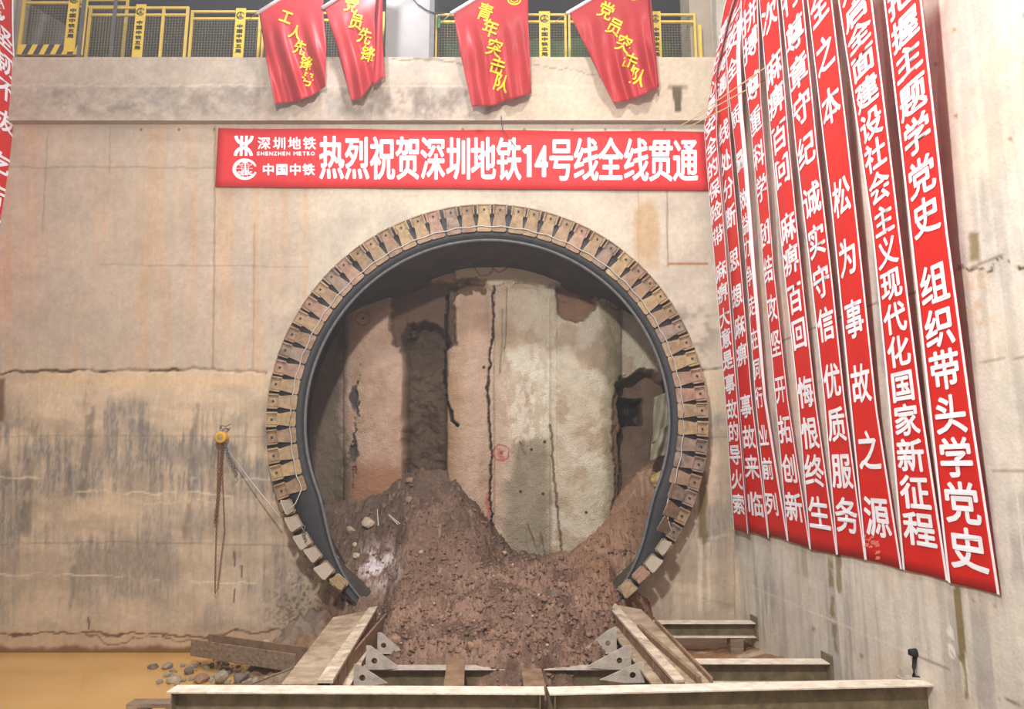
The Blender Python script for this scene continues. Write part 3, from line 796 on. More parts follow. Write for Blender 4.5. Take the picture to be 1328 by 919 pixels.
lump = (fbm(X * 2.0, Yl * 2.0, 184, 3) - 0.5) * 0.26 + (fbm(X * 5, Yl * 5, 188, 4) - 0.5) * 0.20 + (0.5 - np.abs(vn(X * 9, Yl * 9, 192) - 0.5)) * 0.16 + (fbm(X * 15, Yl * 15, 194, 3, 0.6) - 0.5) * 0.24 + (vn(X * 30, Yl * 30, 196) - 0.5) * 0.06
zt = zt + lump * (0.45 + 0.55 * toe) * (1 - 0.45 * sst(0.75, 1.0, s_))
rough = fbm(X * 1.6, Y * 1.6, 200, 4)
c = np.zeros(X.shape + (3,)); c[:] = np.array([124, 99, 85]) / 255
c = mixc(c, (150, 121, 104), sst(0.48, 0.64, rough) * 0.7)
c = mixc(c, (88, 70, 60), sst(0.5, 0.66, fbm(X * 2.6, Y * 2.6, 204, 4)) * 0.7)
c = mixc(c, (158, 120, 92), sst(0.6, 1.4, X) * sst(10.8, 11.8, Y) * 0.55)
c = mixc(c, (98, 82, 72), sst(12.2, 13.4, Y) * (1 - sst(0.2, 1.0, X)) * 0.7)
pwx, pwy = proj(X, Y, zt)
pm = ell(pwx + 10 * (fbm(X * 9, Y * 9, 208, 3) - 0.5), pwy, 490, 733, 26, 26, 0.8) * sst(0.45, 0.56, fbm(pwx / 7, pwy / 7, 211, 3))
c = mixc(c, (222, 210, 212), pm * 0.9)
c = mixc(c, (170, 150, 138), sst(0.80, 0.86, vn(X * 16, Y * 16, 215)) * sst(0.5, 0.6, fbm(X * 3, Y * 3, 217, 3)) * 0.5)
keep = (zt > -0.25)
mud = grid_mesh('mud_pile', np.stack([X, Y, zt], -1), M['soil'], c, keep)
tag(mud, 'heap of brown mud spilling out of the round portal', 'mud', kind='stuff')


def mud_z(x, y):
    i = int(np.clip((y - ys[0]) / 0.018, 0, len(ys) - 1)); j = int(np.clip((x - xs[0]) / 0.018, 0, len(xs) - 1)); return zt[i, j]


def ico(sub):
    bm = bmesh.new(); bmesh.ops.create_icosphere(bm, subdivisions=sub, radius=1)
    v = np.array([p.co[:] for p in bm.verts]); f = [tuple(q.index for q in k.verts) for k in bm.faces]; bm.free(); return v, f


I1 = ico(1); I2 = ico(2); I3 = ico(3)
rg = np.random.RandomState(21)
vs_, fs_ = [], []; cnt = 0; nv_ = 0
f2 = np.array(I2[1]); v2 = I2[0]
while cnt < 9500:
    x = rg.uniform(-2.9, 2.3); y = rg.uniform(8.7, 13.5)
    z = mud_z(x, y)
    if z < 0.18: continue
    if y < 12.1 and (x < -2.0 or x > 1.72): continue
    if rg.rand() > 1.2 - 0.22 * (y - 9): continue
    s_c = 0.007 + 0.034 * rg.rand() ** 4
    k1, k2 = rg.randn(3), rg.randn(3)
    vv = v2 * (1 + 0.28 * np.sin(v2 @ k1 * 2.6 + 1) + 0.24 * np.sin(v2 @ k2 * 4.2))[:, None] * np.array([1, 1, 0.8]) * s_c * (1 + 0.5 * (rg.rand(3) - 0.5))
    vs_.append(vv + np.array([x, y, z + s_c * 0.1])); fs_.append(f2 + nv_); nv_ += len(v2); cnt += 1
V_ = np.vstack(vs_); F_ = np.vstack(fs_)
me = bpy.data.meshes.new('mud_clods')
me.vertices.add(len(V_)); me.vertices.foreach_set('co', V_.astype(np.float32).ravel())
me.loops.add(F_.size); me.loops.foreach_set('vertex_index', F_.astype(np.int32).ravel())
me.polygons.add(len(F_)); me.polygons.foreach_set('loop_start', np.arange(0, F_.size, 3, dtype=np.int32)); me.polygons.foreach_set('loop_total', np.full(len(F_), 3, np.int32))
me.polygons.foreach_set('use_smooth', np.ones(len(F_), bool)); me.update(calc_edges=True)
me.materials.append(M['clod'])
tag(link(bpy.data.objects.new('mud_clods', me)), 'loose brown clods lying over the mud heap', 'mud', kind='stuff')


def stone(mbname, p, s, mat_, label, group=None, cat='stone', seed=0, sub=2, squash=(1, 0.8, 0.7)):
    r = np.random.RandomState(seed); v, f = (I2 if sub == 2 else I3)
    vv = v.copy()
    for _ in range(7):
        nrm = r.randn(3); nrm /= np.linalg.norm(nrm); dd_ = r.uniform(0.55, 0.85)
        h = vv @ nrm; vv = np.where((h > dd_)[:, None], vv - (h - dd_)[:, None] * nrm, vv)
    vv = vv * np.array(squash) * s
    a = r.uniform(0, PI); ca, sa = math.cos(a), math.sin(a)
    vv = np.c_[vv[:, 0] * ca - vv[:, 1] * sa, vv[:, 0] * sa + vv[:, 1] * ca, vv[:, 2]]
    mb = MB(); mb.add(vv, f); o = mb.build(mbname, mat_)
    o.location = p
    return tag(o, label, cat, group)


def on_mud(x, y, sink=0.0):
    """march the view ray to the mud surface to find where a thing lies"""
    for Yt in np.arange(8.8, 13.9, 0.02):
        p = onY(x, y, Yt)
        if p[2] <= mud_z(p[0], p[1]): return p + np.array([0, 0, -sink])
    return onY(x, y, 13.5)


ST = M['stone']
for i, (x, y, s, m, lab) in enumerate([
    (478, 678, 0.16, 4, 'flat pale slab of broken concrete at the left edge of the mud'),
    (455, 688, 0.13, 2, 'grey broken lump beside the pale slab inside the ring'),
    (461, 707, 0.08, 4, 'small pale lump under the slab at the left edge of the mud'),
    (462, 721, 0.09, 4, 'pale yellowish chip lying lowest at the left edge of the mud'),
    (531, 650, 0.13, 3, 'reddish brown stone high on the mud near the cavity'),
    (532, 624, 0.10, 3, 'pinkish stone at the top of the mud heap below the cavity'),
    (803, 712, 0.14, 3, 'orange red broken brick on the right of the mud'),
    (718, 772, 0.13, 1, 'dark grey block half buried in the right middle of the mud'),
    (654, 718, 0.07, 2, 'oval tan pebble below the pointed end of the cracked column'),
    (512, 832, 0.17, 3, 'large pinkish brown stone at the front left of the mud'),
    (612, 838, 0.10, 3, 'tan lump at the front of the mud above the rusty plates'),
    (547, 717, 0.06, 2, 'small flat tan chip left of the middle of the mud'),
    (664, 733, 0.05, 4, 'small whitish chip right of the oval pebble')]):
    p = on_mud(x, y, -0.01); stone('stone', p, s, ST[m], lab, seed=i + 3)
for i in range(26):
    x = rg.uniform(470, 770); y = rg.uniform(700, 840)
    p = on_mud(x, y, 0.0)
    stone('stone_chip', p, rg.uniform(0.02, 0.042), ST[int(rg.choice([0, 2, 4]))], 'tiny pale stone chip scattered on the brown mud', 'stone chips scattered on the mud', cat='stone', seed=40 + i)
# splinters
for i, (x0, y0, x1, y1, lab) in enumerate([(489, 660, 490, 682, 'white splinter standing upright at the left of the mud'), (505, 668, 519, 680, 'pale double splinter lying left on the mud')]):
    a = on_mud(x1, y1); b = onY(x0, y0, a[1] - 0.05)
    mb = MB(); mb.prism([a, a + (0.02, 0, 0), b + (0.008, 0, 0), b], (0, 0.012, 0.004))
    if i: mb.prism([a + (-0.05, 0, 0.0), a + (-0.035, 0, 0), b + (-0.01, 0, 0.0), b + (-0.02, 0, 0.02)], (0, 0.012, 0.004))
    tag(mb.build('splinter', M['powder']), lab, 'splinter')
# thin rods in the face
for i, (x0, y0, x1, y1, lab) in enumerate([(684, 678, 693, 700, 'thin rusty rod slanting from the sprayed concrete low in the middle'), (701, 690, 703, 706, 'thin pale rod end low on the face beside the rusty rod'), (674, 572, 679, 578, 'short rusty bar end sticking out above the damp patch')]):
    mb = MB(); mb.tube([onY(x0, y0, 13.75), onY(x0, y0, 13.4), onY(x1, y1, 13.3)], 0.012, 6)
    tag(mb.build('rebar_rod', M['chain']), lab, 'rod')
# broken pipe traces hanging on the face
for x0, y0, y1, lab in [(657, 372, 450, 'left thin grout pipe stuck upright on the sprayed concrete face'), (651, 400, 480, 'thin grout pipe beside the crack on the sprayed concrete face')]:
    mb = MB(); mb.tube([onY(x0, y0, 13.66), onY(x0 - 1, (y0 + y1) / 2, 13.62), onY(x0 - 3, y1, 13.62)], 0.016, 6)
    tag(mb.build('grout_pipe', M['tarp']), lab, 'pipe')

# tarpaulin scraps at the right of the opening
def sheet(name, pts, Y0, m, lab, cat, amp=0.06, nx=18, ny=14, fn=None):
    (tl, tr, br, bl) = pts; P = np.zeros((ny, nx, 3))
    for j in range(ny):
        for i in range(nx):
            u, v = i / (nx - 1), j / (ny - 1)
            x = (tl[0] * (1 - u) + tr[0] * u) * (1 - v) + (bl[0] * (1 - u) + br[0] * u) * v
            y = (tl[1] * (1 - u) + tr[1] * u) * (1 - v) + (bl[1] * (1 - u) + br[1] * u) * v
            P[j, i] = onY(x, y, Y0 + amp * math.sin(u * 7 + v * 3) + 0.03 * math.sin(v * 9) - 0.25 * u)
    o = grid_mesh(name, P, m); md = o.modifiers.new('solid', 'SOLIDIFY'); md.thickness = 0.006
    return tag(o, lab, cat)


sheet('tarpaulin_scrap', [(848, 515), (866, 508), (868, 560), (846, 575)], 13.25, M['tarp'], 'torn grey sheet hanging in the right side of the portal', 'sheet')
sheet('tarpaulin_scrap', [(846, 566), (868, 548), (867, 588), (842, 598)], 13.2, M['tarp'], 'pale crumpled sheet below the torn sheet at the right portal edge', 'sheet', 0.1)
sheet('tarpaulin_scrap', [(843, 618), (864, 606), (861, 632), (847, 630)], 13.1, mat('yellow_tarp', rgb(186, 164, 110), 0.6), 'small yellowish sheet lowest at the right portal edge', 'sheet', 0.05)
# dark bracket box under the crown
pb = onY(610, 334, 13.3); pb2 = onY(712, 334, 13.3)
br = empty('crown_bracket', (pb[0], 13.3, pb[2]), 'dark steel bracket bar under the crown of the portal', 'bracket')
mb = MB(); mb.box(0, pb2[0] - pb[0], -0.05, 0.40, -0.08, 0.02); mb.build('bar', M['rubber'], br, bevel=0.01)
mb = MB(); mb.box(0.0, 0.42, -0.12, 0.4, 0.0, 0.22); mb.build('box_bracket', M['rubber'], br, bevel=0.01)

# ================================================================ LAUNCH CRADLE
def hbeam(mb, p0, p1, h, b, tf=0.014, tw=0.010, up=(0, 0, 1), m_top=1, m_web=0):
    """H section; p0,p1 = centre of the top flange's upper face"""
    p0, p1 = np.asarray(p0, float), np.asarray(p1, float); a = p1 - p0; t = a / np.linalg.norm(a)
    s = np.cross(t, up); s /= np.linalg.norm(s); u = np.cross(s, t)
    mb.frame_box(p0 - s * b / 2 - u * tf, a, s * b, u * tf, m_top)
    mb.frame_box(p0 - s * tw / 2 - u * (h - tf), a, s * tw, u * (h - 2 * tf), m_web)
    mb.frame_box(p0 - s * b / 2 - u * h, a, s * b, u * tf, m_top)


cr = empty('launch_cradle', (0, 9.3, 0.0), 'muddy steel launch cradle with two rails below the portal', 'cradle')
CO = np.array([0, 9.3, 0])


def cpart(mb, name, mats, bevel=0.004):
    mb.v = [tuple(np.array(p) - CO) for p in mb.v]
    return mb.build(name, mats, cr, bevel=bevel)


ZR = 0.90
# left rail: wide deck plate, raised inner rail bar with web and foot
fl = onZ(365, 886, ZR); bl_ = onZ(432, 800, ZR); fi = onZ(412, 886, ZR); bi = onZ(478, 791, ZR)
fi2 = onZ(432, 886, ZR); bi2 = onZ(490, 789, ZR)
mb = MB(); mb.prism([fl, fi, bi, bl_], (0, 0, -0.03)); cpart(mb, 'deck_plate', M['deck'])
mb = MB(); mb.prism([fi, fi2, bi2, bi], (0, 0, 0.04)); cpart(mb, 'rail', M['railm'])
mb = MB(); mb.prism([fi2 + (-0.03, 0, -0.30), fi2 + (-0.015, 0, -0.30), bi2 + (-0.015, 0, -0.30), bi2 + (-0.03, 0, -0.30)], (0, 0, 0.30))
for q in np.linspace(0.1, 0.9, 6):
    p = fi2 * (1 - q) + bi2 * q; mb.frame_box(p + (-0.02, 0, -0.30), (0.02, 0, 0), (0, 0.012, 0), (0, 0, 0.3))
cpart(mb, 'rail_web', M['rust'])
mb = MB(); mb.prism([fi2 + (-0.05, 0, -0.20), fi2 + (0.075, 0, -0.20), bi2 + (0.075, 0, -0.20), bi2 + (-0.05, 0, -0.20)], (0, 0, -0.02)); cpart(mb, 'rail_foot', M['railm'])
mb = MB(); mb.box(fl[0], fl[0] + 0.03, fl[1], bl_[1], 0.02, ZR - 0.03); mb.box(fi2[0] - 0.12, fi2[0] - 0.09, fi2[1], bi2[1], 0.02, ZR - 0.03); cpart(mb, 'rail_support', M['rust'])
# right rail
ro0 = onZ(925, 885, ZR); ro1 = onZ(832, 790, ZR); ri0 = onZ(888, 885, ZR); ri1 = onZ(797, 783, ZR); rj0 = onZ(874, 886, ZR); rj1 = onZ(784, 783, ZR)
mb = MB(); mb.prism([ri0, ro0, ro1, ri1], (0, 0, -0.03)); cpart(mb, 'deck_plate', M['deck'])
mb = MB(); mb.prism([rj0, ri0, ri1, rj1], (0, 0, 0.035)); cpart(mb, 'rail', M['railm'])
mb = MB(); mb.prism([rj0 + (0.015, 0, -0.30), rj0 + (0.03, 0, -0.30), rj1 + (0.03, 0, -0.30), rj1 + (0.015, 0, -0.30)], (0, 0, 0.3))
for q in np.linspace(0.08, 0.9, 7):
    p = rj0 * (1 - q) + rj1 * q; mb.frame_box(p + (0.0, 0, -0.30), (0.02, 0, 0), (0, 0.012, 0), (0, 0, 0.3))
cpart(mb, 'rail_web', M['rust'])
ZL = 0.77
mb = MB(); mb.prism([onZ(845, 886, ZL), onZ(861, 886, ZL), onZ(789, 794, ZL), onZ(777, 797, ZL)], (0, 0, -0.03)); cpart(mb, 'rail_foot', M['deck'])
mb = MB(); mb.prism([onZ(861, 886, ZL), onZ(872, 886, ZL), onZ(796, 794, ZL), onZ(789, 794, ZL)], (0, 0, -0.012)); cpart(mb, 'rail_gap_shade', M['ring'])  # dark strip standing in for the shaded gap beside the rail
sp0 = onZ(910, 886, ZR); sp1 = onZ(831, 816, ZR)
mb = MB(); mb.prism([sp0 + (-0.05, 0, 0), sp0 + (0.0, 0, 0), sp1 + (0.0, 0, 0), sp1 + (-0.05, 0, 0)], (0, 0, 0.07)); cpart(mb, 'side_plate', M['rust'])
et0 = ro0 + np.array([-0.03, 0, 0]); et1 = ro1 * 0.75 + ro0 * 0.25
mb = MB(); mb.prism([et0, et0 + (0.03, 0, 0), et1 + (0.03, 0, 0), et1], (0, 0, 0.05)); cpart(mb, 'edge_strip', M['rust'])
mb = MB(); mb.box(ro0[0] - 0.03, ro0[0], ro0[1], ro1[1], 0.02, ZR - 0.03); mb.box(rj0[0] + 0.1, rj0[0] + 0.13, rj0[1], rj1[1], 0.02, ZR - 0.03); cpart(mb, 'rail_support', M['rust'])
# cross beams
ZC = 0.62
for yy in (846, 867):
    a = onZ(478, yy, ZC); b = onZ(850, yy, ZC)
    mb = MB(); hbeam(mb, (fi2[0] - 0.05, a[1] + 0.08, ZC), (rj0[0] + 0.06, a[1] + 0.08, ZC), 0.26, 0.20)
    cpart(mb, 'cross_beam', [M['beam'], M['gusset']])
# gusset plates
for (xw, xt, yb_, yt_, side) in [(474, 517, 868, 837, 1), (458, 502, 889, 861, 1), (489, 520, 846, 820, 1), (819, 760, 868, 836, -1), (836, 778, 885, 858, -1), (800, 756, 846, 812, -1)]:
    A = onZ(xw, yb_, ZC + 0.002); B = onY(xw, yt_, A[1]); Cc = onY(xt, yb_, A[1]); Cc[2] = A[2]
    hgt = B[2] - A[2]; wid = abs(Cc[0] - A[0]); sg = side
    th = 0.016
    # triangle with a round hole: built as a fan between triangle outline and circle
    tri = [np.array([A[0], A[2]]), np.array([A[0] + sg * wid, A[2]]), np.array([A[0] + sg * wid, A[2] + 0.03]), np.array([A[0] + sg * 0.05, A[2] + hgt]), np.array([A[0], A[2] + hgt])]
    hc = np.array([A[0] + sg * wid * 0.26, A[2] + hgt * 0.36]); hr_ = 0.035
    n = 20; outl = []; circ = []
    for k in range(n):
        an = 2 * PI * k / n; dr = np.array([math.cos(an), math.sin(an)])
        best = 1e9
        for i in range(5):
            p, q = tri[i], tri[(i + 1) % 5]; e = q - p; den = dr[0] * e[1] - dr[1] * e[0]
            if abs(den) < 1e-9: continue
            w_ = p - hc; t = (w_[0] * e[1] - w_[1] * e[0]) / den; u_ = (w_[0] * dr[1] - w_[1] * dr[0]) / den
            if t > 0 and -1e-6 <= u_ <= 1 + 1e-6: best = min(best, t)
        outl.append(hc + dr * best); circ.append(hc + dr * min(hr_, best * 0.6))
    # snap nearest outline samples to the true corners
    for cpt in tri:
        k = int(np.argmin([np.linalg.norm(o_ - cpt) for o_ in outl])); outl[k] = cpt
    vs = []
    for yy in (A[1], A[1] + th):
        vs += [(p[0], yy, p[1]) for p in outl] + [(p[0], yy, p[1]) for p in circ]
    fs = []
    for k in range(n):
        j = (k + 1) % n
        fs += [(k, j, n + j, n + k), (2 * n + k, 3 * n + k, 3 * n + j, 2 * n + j), (k, 2 * n + k, 2 * n + j, j), (n + k, n + j, 3 * n + j, 3 * n + k)]
    mb = MB(); mb.add(vs, fs); cpart(mb, 'gusset_plate', M['gusset'], bevel=0)
# rusty tie plates lying on the cross beams
for (xa, xb, ya, xc, xd, yd) in [(581, 603, 848, 575, 602, 889), (674, 698, 853, 679, 708, 889)]:
    a = onZ(xa, ya, ZC + 0.02); b = onZ(xb, ya, ZC + 0.02); c_ = onZ(xd, yd, ZC + 0.02); d_ = onZ(xc, yd, ZC + 0.02)
    mb = MB(); mb.prism([a, b, c_, d_], (0, 0, -0.018)); mb.prism([b + (-0.015, 0, -0.018), b + (0, 0, -0.018), c_ + (0, 0, -0.018), c_ + (-0.015, 0, -0.018)], (0, 0, -0.14))
    cpart(mb, 'tie_plate', M['rust'])

# front beams
ZF = 0.91
def front_beam(pl, pr, label):
    a = np.asarray(pl); b = np.asarray(pr); o = (a + b) / 2; o = np.array([o[0], o[1], 0.0])
    r = empty('steel_beam', o, label, 'beam')
    t = (b - a) / np.linalg.norm(b - a)
    mb = MB(); s = np.cross(t, [0, 0, 1]); bw, h = 0.22, 0.27; u = np.array([0, 0, 1.0])
    mb.frame_box(a - s * bw / 2 - u * 0.018 - o, b - a, s * bw, u * 0.018); mb.build('top_flange', M['beamtop'], r, bevel=0.003)
    mb = MB(); mb.frame_box(a - s * 0.006 - u * (h - 0.018) - o, b - a, s * 0.012, u * (h - 0.036)); mb.build('web', M['beam'], r)
    mb = MB(); mb.frame_box(a - s * bw / 2 - u * h - o, b - a, s * bw, u * 0.018); mb.build('bottom_flange', M['beamtop'], r, bevel=0.003)
    mb = MB()
    for q in (0.012, 0.986):
        p = a + (b - a) * q - o; mb.frame_box(p - s * bw * 0.46 - u * (h - 0.02), t * 0.012, s * bw * 0.92, u * (h - 0.04))
    mb.build('end_plate', M['beam'], r)
    mb = MB(); mb.box(a[0] - o[0] + 0.3, a[0] - o[0] + 0.5, -0.1, 0.1, 0, ZF - h); mb.box(b[0] - o[0] - 0.55, b[0] - o[0] - 0.35, -0.1, 0.1, 0.0, ZF - h); mb.build('packing_block', M['plank'], r)
    return r


fa = onZ(223, 892, ZF); fb = onZ(706, 894, ZF); fc = onZ(711, 894.5, ZF); fd = onZ(1210, 883.5, ZF)
front_beam(fa, fb, 'long pale topped steel beam across the foreground, left piece of two')
front_beam(fc, fd, 'long pale topped steel beam across the foreground, right piece reaching the wall')
# side beams from the right rail to the right wall
def side_beam(x0, x1, yp, h, label, bw=0.24):
    a = onZ(x0, yp, 0.6); b = onZ(x1, yp, 0.6); b[0] = min(b[0], RWX + RWS * (WY - b[1]) - 0.03)
    o = np.array([(a[0] + b[0]) / 2, a[1], 0.0])
    r = empty('steel_beam', o, label, 'beam')
    mb = MB(); hbeam(mb, a + (0, bw / 2, 0) - o, b + (0, bw / 2, 0) - o, h, bw); mb.build('beam_body', [M['beam'], M['beamtop']], r, bevel=0.003)
    e = b - o
    mb = MB(); mb.box(e[0] + 0.0, e[0] + 0.025, -0.02, bw + 0.02, e[2] - h - 0.02, e[2] + 0.09); mb.build('end_plate', M['beam'], r)
    mb = MB(); mb.box(e[0] - 0.4, e[0] - 0.2, 0.02, bw - 0.02, 0.0, e[2] - h); mb.box(a[0] - o[0] + 0.25, a[0] - o[0] + 0.45, 0.02, bw - 0.02, 0.0, e[2] - h); mb.build('packing_block', M['plank'], r)
    return r


side_beam(838, 989, 808, 0.22, 'steel strut beam along the foot of the front wall at right')
side_beam(905, 1086, 860, 0.25, 'steel strut beam between rail and right wall behind the foreground beam')
# brace leaning left of the cradle
a = onZ(318, 889, 0.80); b = onZ(392, 860, 0.90)
mb = MB(); mb.prism([a, b, b + (0.03, 0.1, 0), a + (0.03, 0.1, 0)], (0, 0, -0.02)); mb.prism([a, b, b + (0, 0, -0.22), a + (0, 0, -0.22)], (0.0, 0.014, 0))
mb.prism([a + (0.02, 0.02, -0.2), a + (0.1, 0.02, -0.2), a + (0.1, 0.02, -0.8), a + (0.02, 0.02, -0.8)], (0, 0.06, 0))
tag(mb.build('brace_plate', M['deck']), 'slanting steel brace between the left rail and foreground beam', 'brace')
# hollow old profile on the rubble
a = onZ(247, 850, 0.18); b = onZ(382, 872, 0.24)
t = (b - a) / np.linalg.norm(b - a); s = np.cross(t, [0, 0, 1]); u = np.cross(s, t)
pr = empty('channel_profile', a * 0.5 + b * 0.5 - (0, 0, 0.12), 'old rusty brown channel profile lying on the rubble by the water', 'steel profile')
o = np.array(pr.location)
mb = MB(); mb.frame_box(a - s * 0.02 - o, b - a, s * 0.025, u * 0.24); mb.build('front_side', M['plank'], pr, bevel=0.006)
mb = MB(); mb.frame_box(a - s * 0.30 - u * 0.0 - o, b - a, s * 0.28, u * 0.02); mb.build('bottom_side', M['plank'], pr)
mb = MB(); mb.frame_box(a - s * 0.32 - o, b - a, s * 0.025, u * 0.26); mb.build('rear_side', M['rust'], pr, bevel=0.006)
# stones by the water
def gz(x, y, z=0.05):
    return onZ(x, y, z)


for i, (x, y, s, m, lab, z) in enumerate([
    (198, 866, 0.11, 1, 'dark stone alone in the water left of the rubble', 0.0),
    (217, 864, 0.10, 0, 'upright grey stone at the left end of the rubble', 0.03),
    (226, 882, 0.13, 2, 'long tan stone at the water edge by the foreground beam', 0.02),
    (246, 869, 0.09, 1, 'grey stone under the end of the rusty channel profile', 0.05),
    (288, 877, 0.12, 0, 'pale grey angular stone under the rusty channel profile', 0.1),
    (312, 878, 0.13, 1, 'dark grey angular stone right of the pale angular one', 0.1),
    (330, 882, 0.08, 0, 'small grey stone beside the slanting brace', 0.1),
    (262, 880, 0.12, 3, 'brown muddy lump in the rubble behind the foreground beam', 0.05),
    (316, 838, 0.08, 4, 'white flat stone at the wall above the rusty channel profile', 0.12),
    (345, 833, 0.07, 4, 'small white stone beside the rubble bank at the wall', 0.2),
    (371, 822, 0.10, 0, 'grey lump on top of the rubble bank by the wall', 0.35),
    (405, 836, 0.11, 3, 'pinkish lump beside the left cradle rail', 0.4),
    (376, 849, 0.06, 4, 'white chip in the middle of the rubble bank', 0.3),
    (388, 826, 0.08, 1, 'dark lump on the rubble bank beside the left rail', 0.38)]):
    stone('stone', gz(x, y, z), s, ST[m], lab, seed=90 + i)
mb = MB()
for i in range(420):
    x = rg.uniform(205, 425); y = rg.uniform(815, 886)
    if y < 858 - (x - 250) * 0.25 and x < 330: continue
    z = 0.02 + 0.3 * max(0, (x - 300) / 120); p = onZ(x, y, z)
    if p[1] > 12.2: continue
    i_ = int(np.clip((p[1] - 5.2) / 0.035, 0, 200))
    s = 0.015 + 0.045 * rg.rand() ** 2; v, f = I1
    mb.add(v * (1 + 0.4 * (rg.rand(len(v), 1) - 0.5)) * s * np.array([1, 1, 0.7]) + p, f)
tag(mb.build('gravel', M['stone'][0]), 'loose grey brown gravel along the wall left of the cradle', 'gravel', kind='stuff')
# plank under the front beam, bottom left
a = onZ(163, 919, 0.45); b = onZ(250, 917, 0.45)
mb = MB(); mb.frame_box(a, b - a, (0, 0.18, 0), (0, 0, 0.05)); mb.frame_box(a + (0.1, 0.04, -0.46), (0.12, 0, 0), (0, 0.1, 0), (0, 0, 0.46)); mb.frame_box(b + (-0.1, 0.04, -0.46), (0.1, 0, 0), (0, 0.1, 0), (0, 0, 0.46))
tag(mb.build('plank', M['plank'], bevel=0.004), 'dark plank end under the left end of the foreground beam', 'plank')
# clamp on the right end of the front beam
cl = onZ(1188, 879, ZF + 0.0)
co = empty('screw_clamp', cl, 'black hand clamp standing on the right end of the foreground beam', 'clamp')
mb = MB(); mb.tube([(-0.02, 0, 0.0), (-0.015, 0, 0.1), (0.01, 0, 0.23)], [0.026, 0.018, 0.02], 10); mb.build('stem', M['black'], co, smooth=True)
mb = MB(); mb.tube([(-0.045, 0.0, 0.245), (0.065, 0.0, 0.255)], 0.036, 8); mb.box(-0.045, 0.065, -0.036, 0.036, 0.215, 0.25); mb.build('head', M['black'], co, bevel=0.006)
mb = MB(); mb.tube([(-0.03, 0, 0.012), (0.03, -0.02, 0.012), (0.065, -0.06, 0.006), (0.08, -0.09, -0.01)], 0.016, 8); mb.build('foot', M['black'], co, smooth=True)
mb = MB(); mb.box(-0.17, 0.06, -0.06, 0.06, -0.002, 0.012); mb.box(-0.15, -0.135, -0.03, 0.03, 0.0, 0.09); mb.build('base_plate', M['gusset'], co)

# ================================================================ BANNERS
def off_at(y):
    return 0.02 + 0.34 * (1 - min(max(y, -60), 740) / 740.0) ** 1.1


def vbanner(L, R, chars, label, ch_h, wf=0.66, extra=0.0, wide=0.0):
    """L,R: pixel polylines top->bottom for both long edges"""
    Lp = np.array([onRW(x, y, off_at(y) + extra) for x, y in L]); Rp = np.array([onRW(x, y, off_at(y) + extra) for x, y in R])
    zmax = max(Lp[0, 2], Rp[0, 2])
    def E(P, z):
        o = np.argsort(P[:, 2]); return np.array([np.interp(z, P[o, 2], P[o, 0]), np.interp(z, P[o, 2], P[o, 1]), z])
    def extr(P):           # extend upwards along the first segment
        d_ = P[0] - P[1]; k_ = (zmax + 0.02 - P[0, 2]) / d_[2] if d_[2] > 0 else 0
        return np.vstack([P[0] + d_ * k_, P]) if k_ > 0 else P
    Lp, Rp = extr(Lp), extr(Rp)
    zbL, zbR = Lp[-1, 2], Rp[-1, 2]
    nrow = 60; nxx = 10
    P = np.zeros((nrow, nxx, 3))
    def pt(u, z):
        a, b = E(Lp, z), E(Rp, z); p = a * (1 - u) + b * u
        n_ = np.cross(b - a, [0, 0, 1]); n_ /= np.linalg.norm(n_)
        if n_[0] > 0: n_ = -n_
        return p + n_ * 0.006 * math.sin(u * PI * 2.0 + z * 0.7) , n_
    for j in range(nrow):
        for i in range(nxx):
            u = i / (nxx - 1); zb_ = zbL * (1 - u) + zbR * u
            z = zmax + (zb_ - zmax) * j / (nrow - 1); P[j, i] = pt(u, z)[0]
    o = grid_mesh('vertical_banner', P, M['red']); tag(o, label, 'banner', 'red slogan banners hanging on the right wall')
    md = o.modifiers.new('solid', 'SOLIDIFY'); md.thickness = 0.004; md.offset = 0
    # white edge stripes
    for ua, ub in ((0.0, 0.05), (0.95, 1.0)):
        mb = MB()
        for j in range(nrow - 1):
            z0 = zmax + (zbL * (1 - ua) + zbR * ua - zmax) * j / (nrow - 1); z1 = zmax + (zbL * (1 - ua) + zbR * ua - zmax) * (j + 1) / (nrow - 1)
            q = []
            kz = lambda z: wide * float(sst(-0.1, 0.55, np.array((z - zbL) / (zmax - zbL)))) if ua > 0.5 else 0.0
            for (u, z) in ((ua - kz(z0), z0), (ub, z0), (ub, z1), (ua - kz(z1), z1)):
                p, n_ = pt(u, z); q.append(p + n_ * 0.004)
            mb.add(q, [(0, 1, 2, 3)])
        mb.build('edge_stripe', M['white'], o)
    # characters
    mb = MB()
    zc = (Lp[:, 2].min(), zmax)
    def z_at(yp):
        lo_, hi_ = zc[0] - 1, zc[1] + 1
        for _ in range(30):
            mid = (lo_ + hi_) / 2; p = pt(0.5, mid)[0]; _, y_ = proj(*p)
            if y_ > yp: lo_ = mid
            else: hi_ = mid
        return (lo_ + hi_) / 2
    zz = [z_at(y) for _, y in chars]
    for ci, (ch, yp) in enumerate(chars):
        z0 = zz[ci]
        gap = min([abs(zz[q] - z0) for q in (ci - 1, ci + 1) if 0 <= q < len(zz)])
        ch_ = min(ch_h, gap * 0.84)
        wd = np.linalg.norm(E(Rp, z0) - E(Lp, z0))
        def fn(a_, b_, k, z0=z0, wd=wd):
            p, n_ = pt(0.5 - wide * 0.4 + a_ / wd, z0 + b_); return p + n_ * (0.0070 + 0.0002 * k)
        put_char(mb, ch, fn, min(wd * wf, 0.6), ch_, min(0.0105, 0.027 * min(wd * wf, 0.6)))
    mb.build('lettering', M['white'], o)
    vbanner.last = (o, pt, proj, z_at)
    return o


